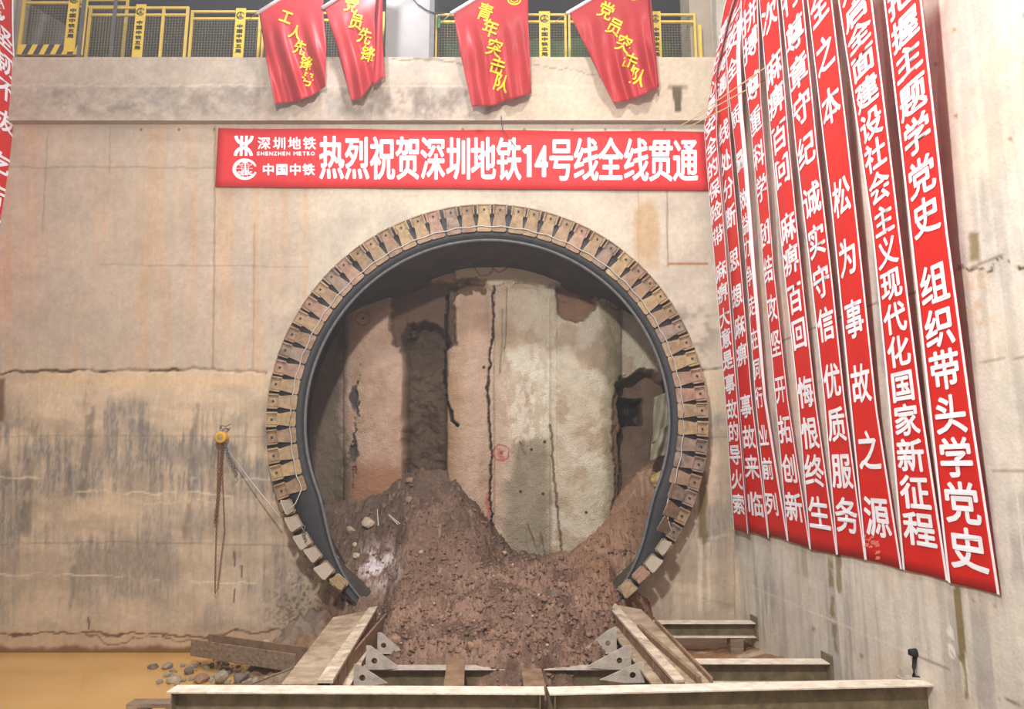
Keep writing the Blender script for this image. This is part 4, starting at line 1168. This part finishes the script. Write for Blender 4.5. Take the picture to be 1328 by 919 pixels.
vbanner([(1140, -60), (1146, 0), (1180, 300), (1206, 530), (1231, 755)], [(1188, -60), (1195, 0), (1229, 300), (1261, 530), (1298, 771)],
        list(zip('把握主题学党史组织带头学党史', (-6, 39, 80, 127, 176, 230, 281, 369, 425, 480, 538, 594, 653, 713))),
        'nearest and widest red banner with white characters, at the right end of the row', 0.37)
vbanner([(1079, -60), (1087, 0), (1131, 300), (1154, 530), (1172, 738)], [(1122, -60), (1131, 0), (1167, 300), (1197, 530), (1231, 753)],
        list(zip('开启全面建设社会主义现代化国家新征程', (-22, 16, 47, 82, 121, 162, 202, 243, 286, 327, 369, 413, 456, 501, 545, 591, 639, 687))),
        'second red banner from the right with the longest closely set sentence', 0.33)
vbanner([(1041, -60), (1047, 0), (1069, 196), (1077, 260), (1104, 530), (1123, 725)], [(1071, -60), (1079, 0), (1113, 300), (1138, 530), (1171, 738)],
        list(zip('全之本松为事故之源', (8, 71, 138, 256, 334, 414, 498, 585, 671))),
        'third red banner from the right with nine widely spaced characters and a whitish scuff', 0.40)
_o, _pt, _, _za = vbanner.last
mb = MB(); sr = random.Random(4)
for i in range(16):
    z_ = _za(sr.uniform(695, 727)); u_ = sr.uniform(0.06, 0.42); w_ = sr.uniform(0.02, 0.09); h_ = sr.uniform(0.008, 0.03); sl = sr.uniform(-0.05, 0.05)
    q = []
    for (du, dz) in ((-w_, -h_), (w_ * 0.6, -h_ * 0.4), (w_, h_), (-w_ * 0.3, h_ * 0.7)):
        p, n_ = _pt(min(max(u_ + du, 0.02), 0.9), z_ + dz + sl * du); q.append(p + n_ * (0.005 + i * 0.0002))
    mb.add(q, [(0, 1, 2, 3)])
sc0 = mb.build('scuff', mat('pale_scuff', rgb(226, 120, 104), 0.8, var=0.2, scale=40), _o); sc0['label'] = 'whitish scuff at the foot of the banner'
vbanner([(1007, -60), (1013, 0), (1032, 196), (1051, 356), (1069, 516), (1086, 718)], [(1036, -60), (1042, 0), (1060, 196), (1078, 350), (1096, 516), (1124, 726)],
        list(zip('行尊章守纪诚实守信优质服务', (-6, 45, 94, 141, 196, 260, 313, 366, 421, 494, 551, 611, 669))),
        'fourth red banner from the right with evenly spaced single characters', 0.38, 0.72)
vbanner([(980, -60), (985, 0), (1001, 196), (1017, 356), (1035, 516), (1051, 712)], [(1003, -60), (1009, 0), (1024, 196), (1040, 356), (1058, 516), (1087, 719)],
        list(zip('次麻痹百回麻痹百回悔恨终生', (22, 90, 131, 178, 222, 296, 337, 387, 433, 509, 562, 611, 666))),
        'fifth red banner from the right repeating two groups of four characters', 0.38, 0.74)
vbanner([(962, -60), (961, 0), (965, 87), (975, 180), (986, 305), (1006, 516), (1022, 701)], [(985, -60), (983, 0), (987, 130), (992, 196), (1003, 345), (1022, 516), (1052, 711)],
        list(zip('拼搏尊重科学团结攻坚开拓创新', (22, 59, 113, 157, 202, 245, 303, 350, 400, 446, 505, 557, 608, 658))),
        'fourth red banner from the far end, its left part turned away and shaded', 0.36, 0.74)
vbanner([(975, -60), (958, 0), (942, 63), (945, 120), (952, 180), (966, 330), (980, 516), (997, 693)], [(985, -60), (966, 0), (960, 63), (963, 140), (968, 196), (979, 345), (994, 516), (1023, 701)],
        list(zip('安全质量效益力争走在同行业前列', (48, 87, 150, 207, 258, 290, 320, 357, 396, 439, 478, 515, 565, 608, 654))),
        'twisted narrow red banner third from the far end showing a wide pale edge', 0.30, 0.60, wide=0.28)
vbanner([(975, -60), (952, 0), (929, 91), (932, 180), (945, 335), (959, 520), (971, 688)], [(990, -60), (964, 0), (942, 80), (947, 180), (960, 335), (976, 520), (998, 698)],
        list(zip('长鸣亮通线处分断思想麻痹事故来临', (25, 57, 86, 112, 172, 210, 245, 282, 337, 384, 424, 460, 527, 567, 606, 654))),
        'second red banner from the far end, kinked over the bamboo sticks at the top', 0.34, 0.74)
vbanner([(962, -60), (941, 0), (913, 165), (919, 250), (942, 535), (952, 686)], [(976, -60), (951, 0), (929, 95), (930, 180), (943, 350), (957, 520), (971, 692)],
        list(zip('责任心是安全的保险带麻痹大意是事故的导火索', (45, 82, 115, 138, 164, 191, 219, 247, 275, 306, 352, 380, 412, 439, 467, 498, 531, 560, 590, 622, 654))),
        'farthest and leftmost red banner of the row, overlapping the end of the long banner', 0.30, 0.74, extra=0.06)

# white scuffs on the third banner
# left wall banner
def lbanner():
    Xl = LX + 0.16
    def onX(x, y, X_):
        d_ = ray(x, y); return CAM + d_ * (X_ / d_[0])
    pr_ = [(19, -40), (20, 0), (21, 60), (24, 120), (22, 150), (12, 230), (4, 300), (-2, 350), (-8, 420)]
    Rp = np.array([onX(x, y, Xl + 0.02) for x, y in pr_]); o_ = np.argsort(Rp[:, 2])
    zmax, zmin = Rp[0, 2], Rp[-1, 2]
    def pt(u, z):
        y1 = np.interp(z, Rp[o_, 2], Rp[o_, 1]); wd = 0.92
        return np.array([Xl + 0.03 * math.sin(z * 1.3 + u * 3), y1 - wd * (1 - u), z])
    P = np.array([[pt(i / 9, zmax + (zmin - zmax) * j / 49) for i in range(10)] for j in range(50)])
    o = grid_mesh('vertical_banner', P, M['red']); tag(o, 'red slogan banner hanging on the left wall at the left edge', 'banner')
    md = o.modifiers.new('solid', 'SOLIDIFY'); md.thickness = 0.004; md.offset = 0
    mb = MB()
    for j in range(49):
        z0 = zmax + (zmin - zmax) * j / 49; z1 = zmax + (zmin - zmax) * (j + 1) / 49
        mb.add([pt(0.955, z0) + (0.006, 0, 0), pt(1, z0) + (0.006, 0, 0), pt(1, z1) + (0.006, 0, 0), pt(0.955, z1) + (0.006, 0, 0)], [(0, 1, 2, 3)])
    mb.build('edge_stripe', M['white'], o)
    mb = MB()
    for ch, yp in zip('坚韧不拔吃苦耐', (42, 78, 113, 152, 205, 246, 284)):
        lo_, hi_ = zmin - 1, zmax + 1
        for _ in range(30):
            mid = (lo_ + hi_) / 2; _, y_ = proj(*pt(0.5, mid))
            if y_ > yp: lo_ = mid
            else: hi_ = mid
        def fn(a_, b_, k, z0=lo_): return pt(0.64 + a_ / 0.92, z0 + b_) + (0.008 + 0.0004 * k, 0, 0)
        put_char(mb, ch, fn, 0.50, 0.36, 0.011)
    mb.build('lettering', M['white'], o)
    logo_disc(lambda a_, b_, k: pt(0.45 + a_ / 0.92, onX(4, 14, Xl)[2] + b_) + (0.008 + 0.0004 * k, 0, 0), 0.62, 0.44).build('emblem', M['white'], o)


def thick(mb, fn, pts, w, k=0):
    """flat stroke of width w along pts in local 2D"""
    pts = [np.asarray(p, float) for p in pts]; n = len(pts); Lq = []; Rq = []
    for i, p in enumerate(pts):
        t = pts[min(i + 1, n - 1)] - pts[max(i - 1, 0)]; t /= np.linalg.norm(t) + 1e-9; nn_ = np.array([-t[1], t[0]])
        ww = w[i] if hasattr(w, '__len__') else w
        Lq.append(p + nn_ * ww / 2); Rq.append(p - nn_ * ww / 2)
    vs = [fn(q[0], q[1], k) for q in Lq] + [fn(q[0], q[1], k) for q in Rq]
    mb.add(vs, [(i, i + 1, n + i + 1, n + i) for i in range(n - 1)])


def arc(cx, cy, rx, ry, a0, a1, n=20):
    return [(cx + rx * math.cos(math.radians(a0 + (a1 - a0) * i / n)), cy + ry * math.sin(math.radians(a0 + (a1 - a0) * i / n))) for i in range(n + 1)]


def logo_disc(fn, w, h):
    """open C ring round a globe grid, a rail section and letters across"""
    mb = MB(); rx, ry = w * 0.43, h * 0.46
    wid = [0.05 * w + 0.09 * w * max(0, math.cos((i / 40 - 0.5) * 2.6)) for i in range(41)]
    thick(mb, fn, arc(0, 0, rx, ry, 18, 342, 40), wid, 0)
    g = w * 0.016
    thick(mb, fn, arc(0, 0, w * 0.14, h * 0.44, 0, 360, 30), g, 1)
    thick(mb, fn, [(-w * 0.36, h * 0.04), (w * 0.3, h * 0.04)], g, 2); thick(mb, fn, [(-w * 0.3, h * 0.24), (w * 0.28, h * 0.24)], g, 2)
    thick(mb, fn, arc(0, h * 0.62, w * 0.42, h * 0.5, 222, 318, 12), g, 3); thick(mb, fn, arc(0, -h * 0.62, w * 0.42, h * 0.5, 42, 138, 12), g, 3)
    thick(mb, fn, [(-w * 0.09, h * 0.36), (w * 0.09, h * 0.36)], h * 0.1, 4); thick(mb, fn, [(0, h * 0.34), (0, -h * 0.02)], w * 0.06, 4); thick(mb, fn, [(-w * 0.12, -h * 0.05), (w * 0.12, -h * 0.05)], h * 0.06, 4)
    for i, ch in enumerate('CREC'):
        put_char(mb, ch, lambda a_, b_, k, i=i: fn(a_ + (i - 1.5) * w * 0.15 - w * 0.02, b_ - h * 0.2, 5 + k), w * 0.12, h * 0.17, w * 0.012, cjk=False, n=4)
    return mb


lbanner()

# long horizontal banner
HB = WY - 0.05
cTL, cTR, cBR, cBL = (283, 166), (914, 171), (920, 247), (279, 242)


def hp(x, y, k=0, off=0.006):
    p = onY(x, y, HB + 0.012 * math.sin(x * 0.045) * math.cos(y * 0.03) - off - 0.0004 * k); return p


P = np.zeros((8, 64, 3))
for j in range(8):
    for i in range(64):
        u, v = i / 63, j / 7
        x = (cTL[0] * (1 - u) + cTR[0] * u) * (1 - v) + (cBL[0] * (1 - u) + cBR[0] * u) * v
        y = (cTL[1] * (1 - u) + cTR[1] * u) * (1 - v) + (cBL[1] * (1 - u) + cBR[1] * u) * v + 1.0 * math.sin(u * 19) * (1 - v) * 0.6
        P[j, i] = hp(x, y, 0, 0)
hb_ = grid_mesh('horizontal_banner', P, M['redh']); tag(hb_, 'long horizontal red banner with large white characters above the portal', 'banner')
md = hb_.modifiers.new('solid', 'SOLIDIFY'); md.thickness = 0.004; md.offset = 0
mb = MB()


def hy(x, y):           # follow the slight slope of the banner
    return y + (x - 283) / 631.0 * 4.5 - 1.0


for ch, x in zip('热烈祝贺深圳地铁号线全线贯通', (430, 463, 496, 529, 561.5, 595, 627, 660, 728, 760, 792, 825, 857, 889)):
    put_char(mb, ch, lambda a_, b_, k, x=x: hp(x + a_, hy(x, 205.5) - b_, k), 27.4, 51.5, 1.0)
f0 = lambda a_, b_, k: hp(684 + a_, hy(684, 207) - b_, k)
thick(mb, f0, [(2.2, 20.5), (2.2, -20.5)], 6.2, 0); thick(mb, f0, [(2.2, 17.5), (-5.0, 11.5)], 6.0, 1)
for ch, x, w in (('4', 702, 15),):
    put_char(mb, ch, lambda a_, b_, k, x=x: hp(x + a_, hy(x, 207) - b_, k), w, 39, 1.2, cjk=False)
for ch, x in zip('深圳地铁', (342.4, 362.4, 381.8, 401.3)):
    put_char(mb, ch, lambda a_, b_, k, x=x: hp(x + a_, 186 - b_, k), 14.5, 14.8, 0.45)
for ch, x in zip('中国中铁', (348, 365.6, 383, 400.3)):
    put_char(mb, ch, lambda a_, b_, k, x=x: hp(x + a_, 220 - b_, k), 13.6, 13.6, 0.5)
sx = 335.0
for ch in 'SHENZHEN METRO':
    if ch == ' ': sx += 4.0; continue
    w = {'M': 6.2, 'O': 5.6, 'N': 5.2, 'H': 5.0}.get(ch, 4.2)
    put_char(mb, ch, lambda a_, b_, k, x=sx: hp(x + a_, 199 - b_, k), w * 0.82, 4.6, 0.28, cjk=False, n=4); sx += 5.55
mb.build('lettering', M['white'], hb_)
mb = MB(); f1 = lambda a_, b_, k: hp(316 + a_, 189 - b_, k)
thick(mb, f1, arc(0.5, 13, 10.3, 10.2, 180, 360, 24), 4.4, 0); thick(mb, f1, arc(-0.5, -13, 10.3, 10.2, 0, 180, 24), 4.4, 1)
thick(mb, f1, [(-2.6, 13), (-3.4, -13)], 3.7, 2); thick(mb, f1, [(3.7, 13), (3.0, -13)], 3.7, 3)
mb.build('emblem', M['white'], hb_)
logo_disc(lambda a_, b_, k: hp(318 + a_, 219.3 - b_, k), 33, 26).build('emblem', M['white'], hb_)

# ================================================================ FLAGS
FLY = 11.82


def interp_poly(pts, n):
    pts = np.array(pts, float); s = np.r_[0, np.cumsum(np.linalg.norm(np.diff(pts, axis=0), axis=1))]; s /= s[-1]
    t = np.linspace(0, 1, n); return np.c_[np.interp(t, s, pts[:, 0]), np.interp(t, s, pts[:, 1])]


def flag(left, right, bottom, chars, label, seed, wires, fold=None, size=22, emblem=None):
    nr, nc = 44, 36
    Lq = interp_poly(left, nr); Rq = interp_poly(right, nr); Bq = interp_poly(bottom, nc)
    T0, T1 = Lq[0], Rq[0]; Tq = np.array([T0 * (1 - u) + T1 * u for u in np.linspace(0, 1, nc)])
    def rip(x, y):
        a = sst(5, 90, np.array(y, float)); q = (x - y * 0.30) * 0.145 + seed + 0.5 * math.sin(y * 0.03 + seed)
        return float(FLY - a * (0.075 * math.sin(q) + 0.045 * math.sin(q * 2.3 + y * 0.03)) - 0.028 * math.sin(y * 0.085 + x * 0.05 + seed) + a * 0.06)
    P = np.zeros((nr, nc, 3))
    for j in range(nr):
        for i in range(nc):
            u, v = i / (nc - 1), j / (nr - 1)
            p = Lq[j] * (1 - u) + Rq[j] * u + Tq[i] * (1 - v) + Bq[i] * v - (T0 * (1 - u) * (1 - v) + T1 * u * (1 - v) + Lq[-1] * (1 - u) * v + Rq[-1] * u * v)
            P[j, i] = onY(p[0], p[1], rip(p[0], p[1]))
    o = grid_mesh('flag', P, M['redf']); tag(o, label, 'flag', 'red flags hanging over the capping beam')
    md = o.modifiers.new('solid', 'SOLIDIFY'); md.thickness = 0.004; md.offset = 0
    mb = MB()
    for ch, x, y, rot in chars:
        cr_, sr_ = math.cos(rot), math.sin(rot)
        def fn(a_, b_, k, x=x, y=y):
            xx, yy = x + a_ * cr_ - b_ * sr_, y - (a_ * sr_ + b_ * cr_); return onY(xx, yy, rip(xx, yy) - 0.014 - 0.0004 * k)
        put_char(mb, ch, fn, size * 0.82, size, 0.34)
    if emblem:
        ex, ey, er_ = emblem
        thick(mb, lambda a_, b_, k: onY(ex + a_, ey - b_, rip(ex + a_, ey - b_) - 0.011), arc(0, 0, er_, er_ * 0.7, 0, 360, 24), 1.8)
        thick(mb, lambda a_, b_, k: onY(ex + a_, ey - b_, rip(ex + a_, ey - b_) - 0.011), arc(0, 0, er_ * 0.55, er_ * 0.35, 0, 360, 24), 1.2)
    mb.build('lettering', M['yel'], o)
    a = onY(T0[0] - 3, T0[1] + 0.5, FLY); b = onY(T1[0], T1[1] - 1, FLY)
    mb = MB(); mb.tube([a, a * 0.5 + b * 0.5, b], 0.034, 10); mb.build('pole_sleeve', M['sleeve'], o, smooth=True)
    q = onY(wires[0], wires[1], WY + 0.38); e = b + (b - a) * 0.9
    mb = MB(); mb.tube([a + (a - b) * 0.02, b, e], 0.016, 8); mb.build('pole', M['bamboo'], o, smooth=True)
    mb = MB(); mb.tube([a, q], 0.006, 5); mb.build('tie_string', M['sleeve'], o)
    if fold:
        nr2, nc2 = 30, 12; F = np.zeros((nr2, nc2, 3)); A = interp_poly(fold[0], nr2); B = interp_poly(fold[1], nr2)
        for j in range(nr2):
            for i in range(nc2):
                u = i / (nc2 - 1); p = A[j] * (1 - u) + B[j] * u; F[j, i] = onY(p[0], p[1], FLY + 0.10 + 0.03 * math.sin(u * 6 + j * 0.1))
        fo_ = grid_mesh('rear_fold', F, M['redf'], parent=o); md = fo_.modifiers.new('solid', 'SOLIDIFY'); md.thickness = 0.004
    return o


flag([(336, 17), (344, 70), (357, 135)], [(421, -36), (419, 10), (423, 60), (422, 112)], [(357, 135), (385, 131), (405, 124), (422, 112)],
     [('工', 371, 22, -0.35), ('人', 383, 42, -0.3), ('先', 389, 62, -0.3), ('锋', 397, 82, -0.3), ('号', 399, 103, -0.25)],
     'first red flag from the left with yellow characters, hazy and bright', 0.4, (322, 26), size=17)
flag([(421, 10), (438, 65), (456, 131)], [(492, -36), (486, 20), (487, 70), (483, 106)], [(456, 131), (468, 127), (476, 119), (483, 106)],
     [('党', 456, 6, -0.2), ('员', 462, 28, -0.25), ('先', 473, 47, -0.3), ('锋', 477, 70, -0.3)],
     'second red flag from the left, narrow and folded beside the column', 2.1, (470, 28), fold=([(482, -30), (485, 40), (483, 111)], [(497, -30), (496, 50), (499, 100)]), size=19)
flag([(588, 17), (597, 70), (612, 138)], [(685, -42), (685, 20), (687, 70), (689, 121)], [(612, 138), (640, 137), (662, 129), (689, 121)],
     [('青', 629, 16, -0.35), ('年', 636, 37, -0.35), ('突', 641, 62, -0.3), ('击', 645, 86, -0.3), ('队', 650, 108, -0.3)],
     'third red flag from the left, right of the column, with five yellow characters', 3.7, (574, 28), size=21, emblem=(667, 0, 8))
flag([(738, 17), (764, 70), (796, 133)], [(838, -42), (842, 20), (848, 70), (850, 115)], [(796, 133), (815, 130), (832, 124), (850, 115)],
     [('党', 786, 14, -0.45), ('员', 797, 35, -0.45), ('突', 809, 57, -0.4), ('击', 817, 80, -0.4), ('队', 827, 100, -0.35)],
     'rightmost red flag of four, widest over the right part of the beam', 5.2, (720, 28), fold=([(838, -30), (844, 40), (850, 118)], [(842, -30), (848, 40), (855, 111)]), size=21, emblem=(822, -6, 8))

# ================================================================ FENCE
def fence(x0, x1, ytop, Yp, label, second=None, sign=None, stripe=False, hgt=1.25, extra_posts=(), lift=0.0):
    A = onY(x0, ytop, Yp); B = onY(x1, ytop, Yp); zt_ = A[2]; zb_ = GZ + lift
    zt_ = max(zt_, zb_ + 0.5)
    o = empty('barrier_fence', (A[0], Yp, zb_), label, 'fence', 'yellow fence panels along the capping beam')
    w = B[0] - A[0]; h = zt_ - zb_
    r = 0.022
    mb = MB()
    for xx in [0, w] + [onY(e, ytop, Yp)[0] - A[0] for e in extra_posts]:
        mb.box(xx - r, xx + r, -r, r, 0, h)
    z2 = h - 0.15 if second is None else second
    mb.box(0, w, -r * 0.8, r * 0.8, h - 2 * r, h); mb.box(0, w, -r * 0.8, r * 0.8, z2 - 2 * r, z2); mb.box(0, w, -r * 0.8, r * 0.8, 0.0, 2 * r)
    mb.build('frame', M['fence'], o)
    mb = MB(); s = 0.0018; n = int(w / 0.055)
    for i in range(1, n):
        xx = w * i / n; mb.box(xx - s, xx + s, -s, s, 2 * r, z2 - r)
    m = int((z2) / 0.055)
    for j in range(1, m):
        zz = z2 * j / m; mb.box(0, w, -s, s, zz - s, zz + s)
    mb.build('wire_mesh', M['mesh'], o)
    if stripe:
        sh = 0.2
        kb = MB(); kb.box(0, w, -0.03, -0.02, 0.0, sh); kbo = kb.build('kick_board', M['sign'], o)
        sb_ = MB(); x = 0.08
        while x < w - 0.16:
            sb_.add([(x, -0.031, 0.0), (x + 0.11, -0.031, 0.0), (x + 0.19, -0.031, sh), (x + 0.08, -0.031, sh)], [(0, 1, 2, 3)]); x += 0.21
        sb_.build('hazard_stripe', M['stripe'], kbo)
    if sign:
        sx0 = onY(sign[0], ytop, Yp)[0] - A[0]; sx1 = onY(sign[1], ytop, Yp)[0] - A[0]
        sg = MB(); sg.box(sx0, sx1, -0.04, -0.028, 0.05, h + 0.03); so = sg.build('sign_plate', M['sign'], o)
        mb = MB(); cx = (sx0 + sx1) / 2; sw = sx1 - sx0
        zt2 = h - 0.34
        vis = h - 0.36
        for i, ch in enumerate('中国中铁五局'):
            put_char(mb, ch, lambda a_, b_, k, i=i: (cx + a_, -0.0415 - 0.0003 * k, h - 0.36 - i * 0.105 + b_), sw * 0.52, 0.075, 0.006, n=4)
        mb.build('lettering', M['ink'], so)
        logo_disc(lambda a_, b_, k: (cx + a_, -0.0415 - 0.0003 * k, h - 0.13 + b_), sw * 0.85, 0.16).build('emblem', M['ink'], so)
    return o


FY2 = WY + 0.42
fence(33, 113, -7, WY - 0.06, 'leftmost fence panel with black and yellow striped board fully in view', sign=(92, 106), stripe=True, lift=0.10)
fence(118, 244, 9, WY + 0.22, 'fence panel right of the grey post near the left end, with a raised sign plate', sign=(178, 191), stripe=True, extra_posts=(213,))
fence(101, 166, -1, WY + 0.75, 'fence panel standing behind the others near the left end', stripe=True)
fence(250, 338, 14, WY + 0.40, 'fence panel just left of the first red flag, with a sign plate', sign=(307, 320))
fence(343, 498, 16, WY + 0.44, 'fence panel mostly hidden behind the first two red flags')
fence(566, 733, 18, WY + 0.40, 'fence panel right of the column behind the third flag, with a sign plate', sign=(699, 713))
fence(738, 900, 18, WY + 0.40, 'rightmost fence panel at the corner pier, behind the fourth flag', sign=(843, 856), extra_posts=())
# posts and clutter on the gallery
for x, y0, wpx, lab in [(102.5, 70, 0.05, 'slim grey steel post in front of the leftmost fence panel'), (144, 72, 0.045, 'slim grey steel post right of the first fence gap')]:
    p = onY(x, 66, WY - 0.11); mb = MB(); mb.box(p[0] - wpx / 2, p[0] + wpx / 2, WY - 0.135, WY - 0.085, GZ - 0.0, GZ + 3.2); mb.box(p[0] - 0.06, p[0] + 0.06, WY - 0.155, WY - 0.03, GZ - 0.002, GZ + 0.012)
    tag(mb.build('steel_post', M['steelgrey']), lab, 'post')
mb = MB(); p = onY(908, 60, WY + 0.30); mb.box(p[0] - 0.03, p[0] + 0.03, WY + 0.27, WY + 0.33, GZ, GZ + 0.95)
tag(mb.build('fence_post', M['fence']), 'single yellow post at the right end of the fence by the pier', 'post')
# grey sheet slung behind the leftmost panel
P = np.zeros((14, 22, 3))
for j in range(14):
    for i in range(22):
        u, v = i / 21, j / 13; x = 32 + 78 * u; y = (2 + 44 * u) + v * (64 - 30 * u)
        P[j, i] = onY(x, y, WY + 0.32 + 0.05 * math.sin(u * 18 + v * 4) + 0.05 * v)
ts = grid_mesh('slung_sheet', P, M['steelgrey']); tag(ts, 'grey sheet draped behind the leftmost fence panel', 'sheet'); ts.modifiers.new('s', 'SOLIDIFY').thickness = 0.006
# green net behind the right panels
P = np.zeros((14, 40, 3))
for j in range(14):
    for i in range(40):
        u, v = i / 39, j / 13; p = onY(572 + 300 * u, 30, WY + 1.6); P[j, i] = (p[0], WY + 1.6 + 0.06 * math.sin(u * 40), GZ + 1.5 * (1 - v))
ng = grid_mesh('safety_net', P, M['net']); tag(ng, 'dark green safety net behind the fence right of the column', 'net'); ng.modifiers.new('s', 'SOLIDIFY').thickness = 0.006
# bottle hung on the fence
bp_ = onY(569, 27, WY + 0.33)
bo = empty('bottle', bp_ - (0, 0, 0.16), 'green plastic bottle at the fence beside the column', 'bottle')
mb = MB(); mb.tube([(0, 0, 0), (0, 0, 0.01), (0, 0, 0.18), (0, 0, 0.24), (0, 0, 0.27)], [0.03, 0.038, 0.038, 0.018, 0.014], 14); mb.build('bottle_body', M['bottle'], bo, smooth=True)
mb = MB(); mb.tube([(0, 0, 0.27), (0, 0, 0.295)], 0.017, 12); mb.build('cap', M['white'], bo)
# cables, rods and sticks
mb = MB(); mb.tube([onY(532, -6, PY - 0.04), onY(541, 5, PY - 0.05), onY(553, 13, PY - 0.05), onY(566, 18, PY - 0.05), onY(580, 16, PY + 0.1)], 0.013, 6)
tag(mb.build('cable', M['cable'], smooth=True), 'dark cable drooping across the pale column', 'cable')
mb = MB(); mb.tube([onY(650, 150, BY - 0.03), onY(650.5, 160, BY - 0.03), onY(651.5, 168, WY - 0.09), onY(668, 190, WY - 0.10)], 0.007, 5)
tag(mb.build('hanging_wire', M['cable']), 'thin dark wire hanging down onto the long banner', 'wire')
for (x0, y0, x1, y1, lab) in [(905, 148, 966, 106, 'uppermost bamboo stick poking out between the far banners'), (882, 163, 947, 128, 'middle bamboo stick poking out left of the far banners'), (890, 166, 928, 147, 'lowest bamboo stick poking out beside the far banner')]:
    mb = MB(); a = onRW(x1, y1, 0.5); b = onY(x0, y0, a[1] + 0.25); dv_ = (a - b) / (a[0] - b[0]); e_ = a + dv_ * (RWX + RWS * (WY - a[1]) - a[0]); mb.tube([b, a, e_], [0.006, 0.010, 0.011], 6)
    tag(mb.build('bamboo_stick', M['bamboo']), lab, 'stick')
mb = MB()
mb.tube([onY(819, 168, WY - 0.04), onY(846, 165, WY - 0.05)], 0.007, 5); tag(mb.build('bamboo_stick', M['bamboo']), 'short thin stick lying above the right part of the long banner', 'stick')

# ================================================================ dust haze in the shaft, doubling as lens glare
hm = bpy.data.materials.new('dust_and_glare_haze'); hm.use_nodes = True
hn = hm.node_tree.nodes; hn.remove(hn['Principled BSDF'])
sc_ = hn.new('ShaderNodeVolumeScatter'); sc_.inputs['Density'].default_value = HAZE; sc_.inputs['Anisotropy'].default_value = 0.5; sc_.inputs['Color'].default_value = (0.97, 0.96, 1.0, 1)
hm.node_tree.links.new(sc_.outputs[0], hn['Material Output'].inputs['Volume'])
mb = MB(); mb.box(-13.5, 9.0, -1.5, 20.0, -0.8, 20.0)
structure(mb.build('haze', hm), 'thin dust haze hanging in the shaft, also standing in for lens glare')['kind'] = 'stuff'
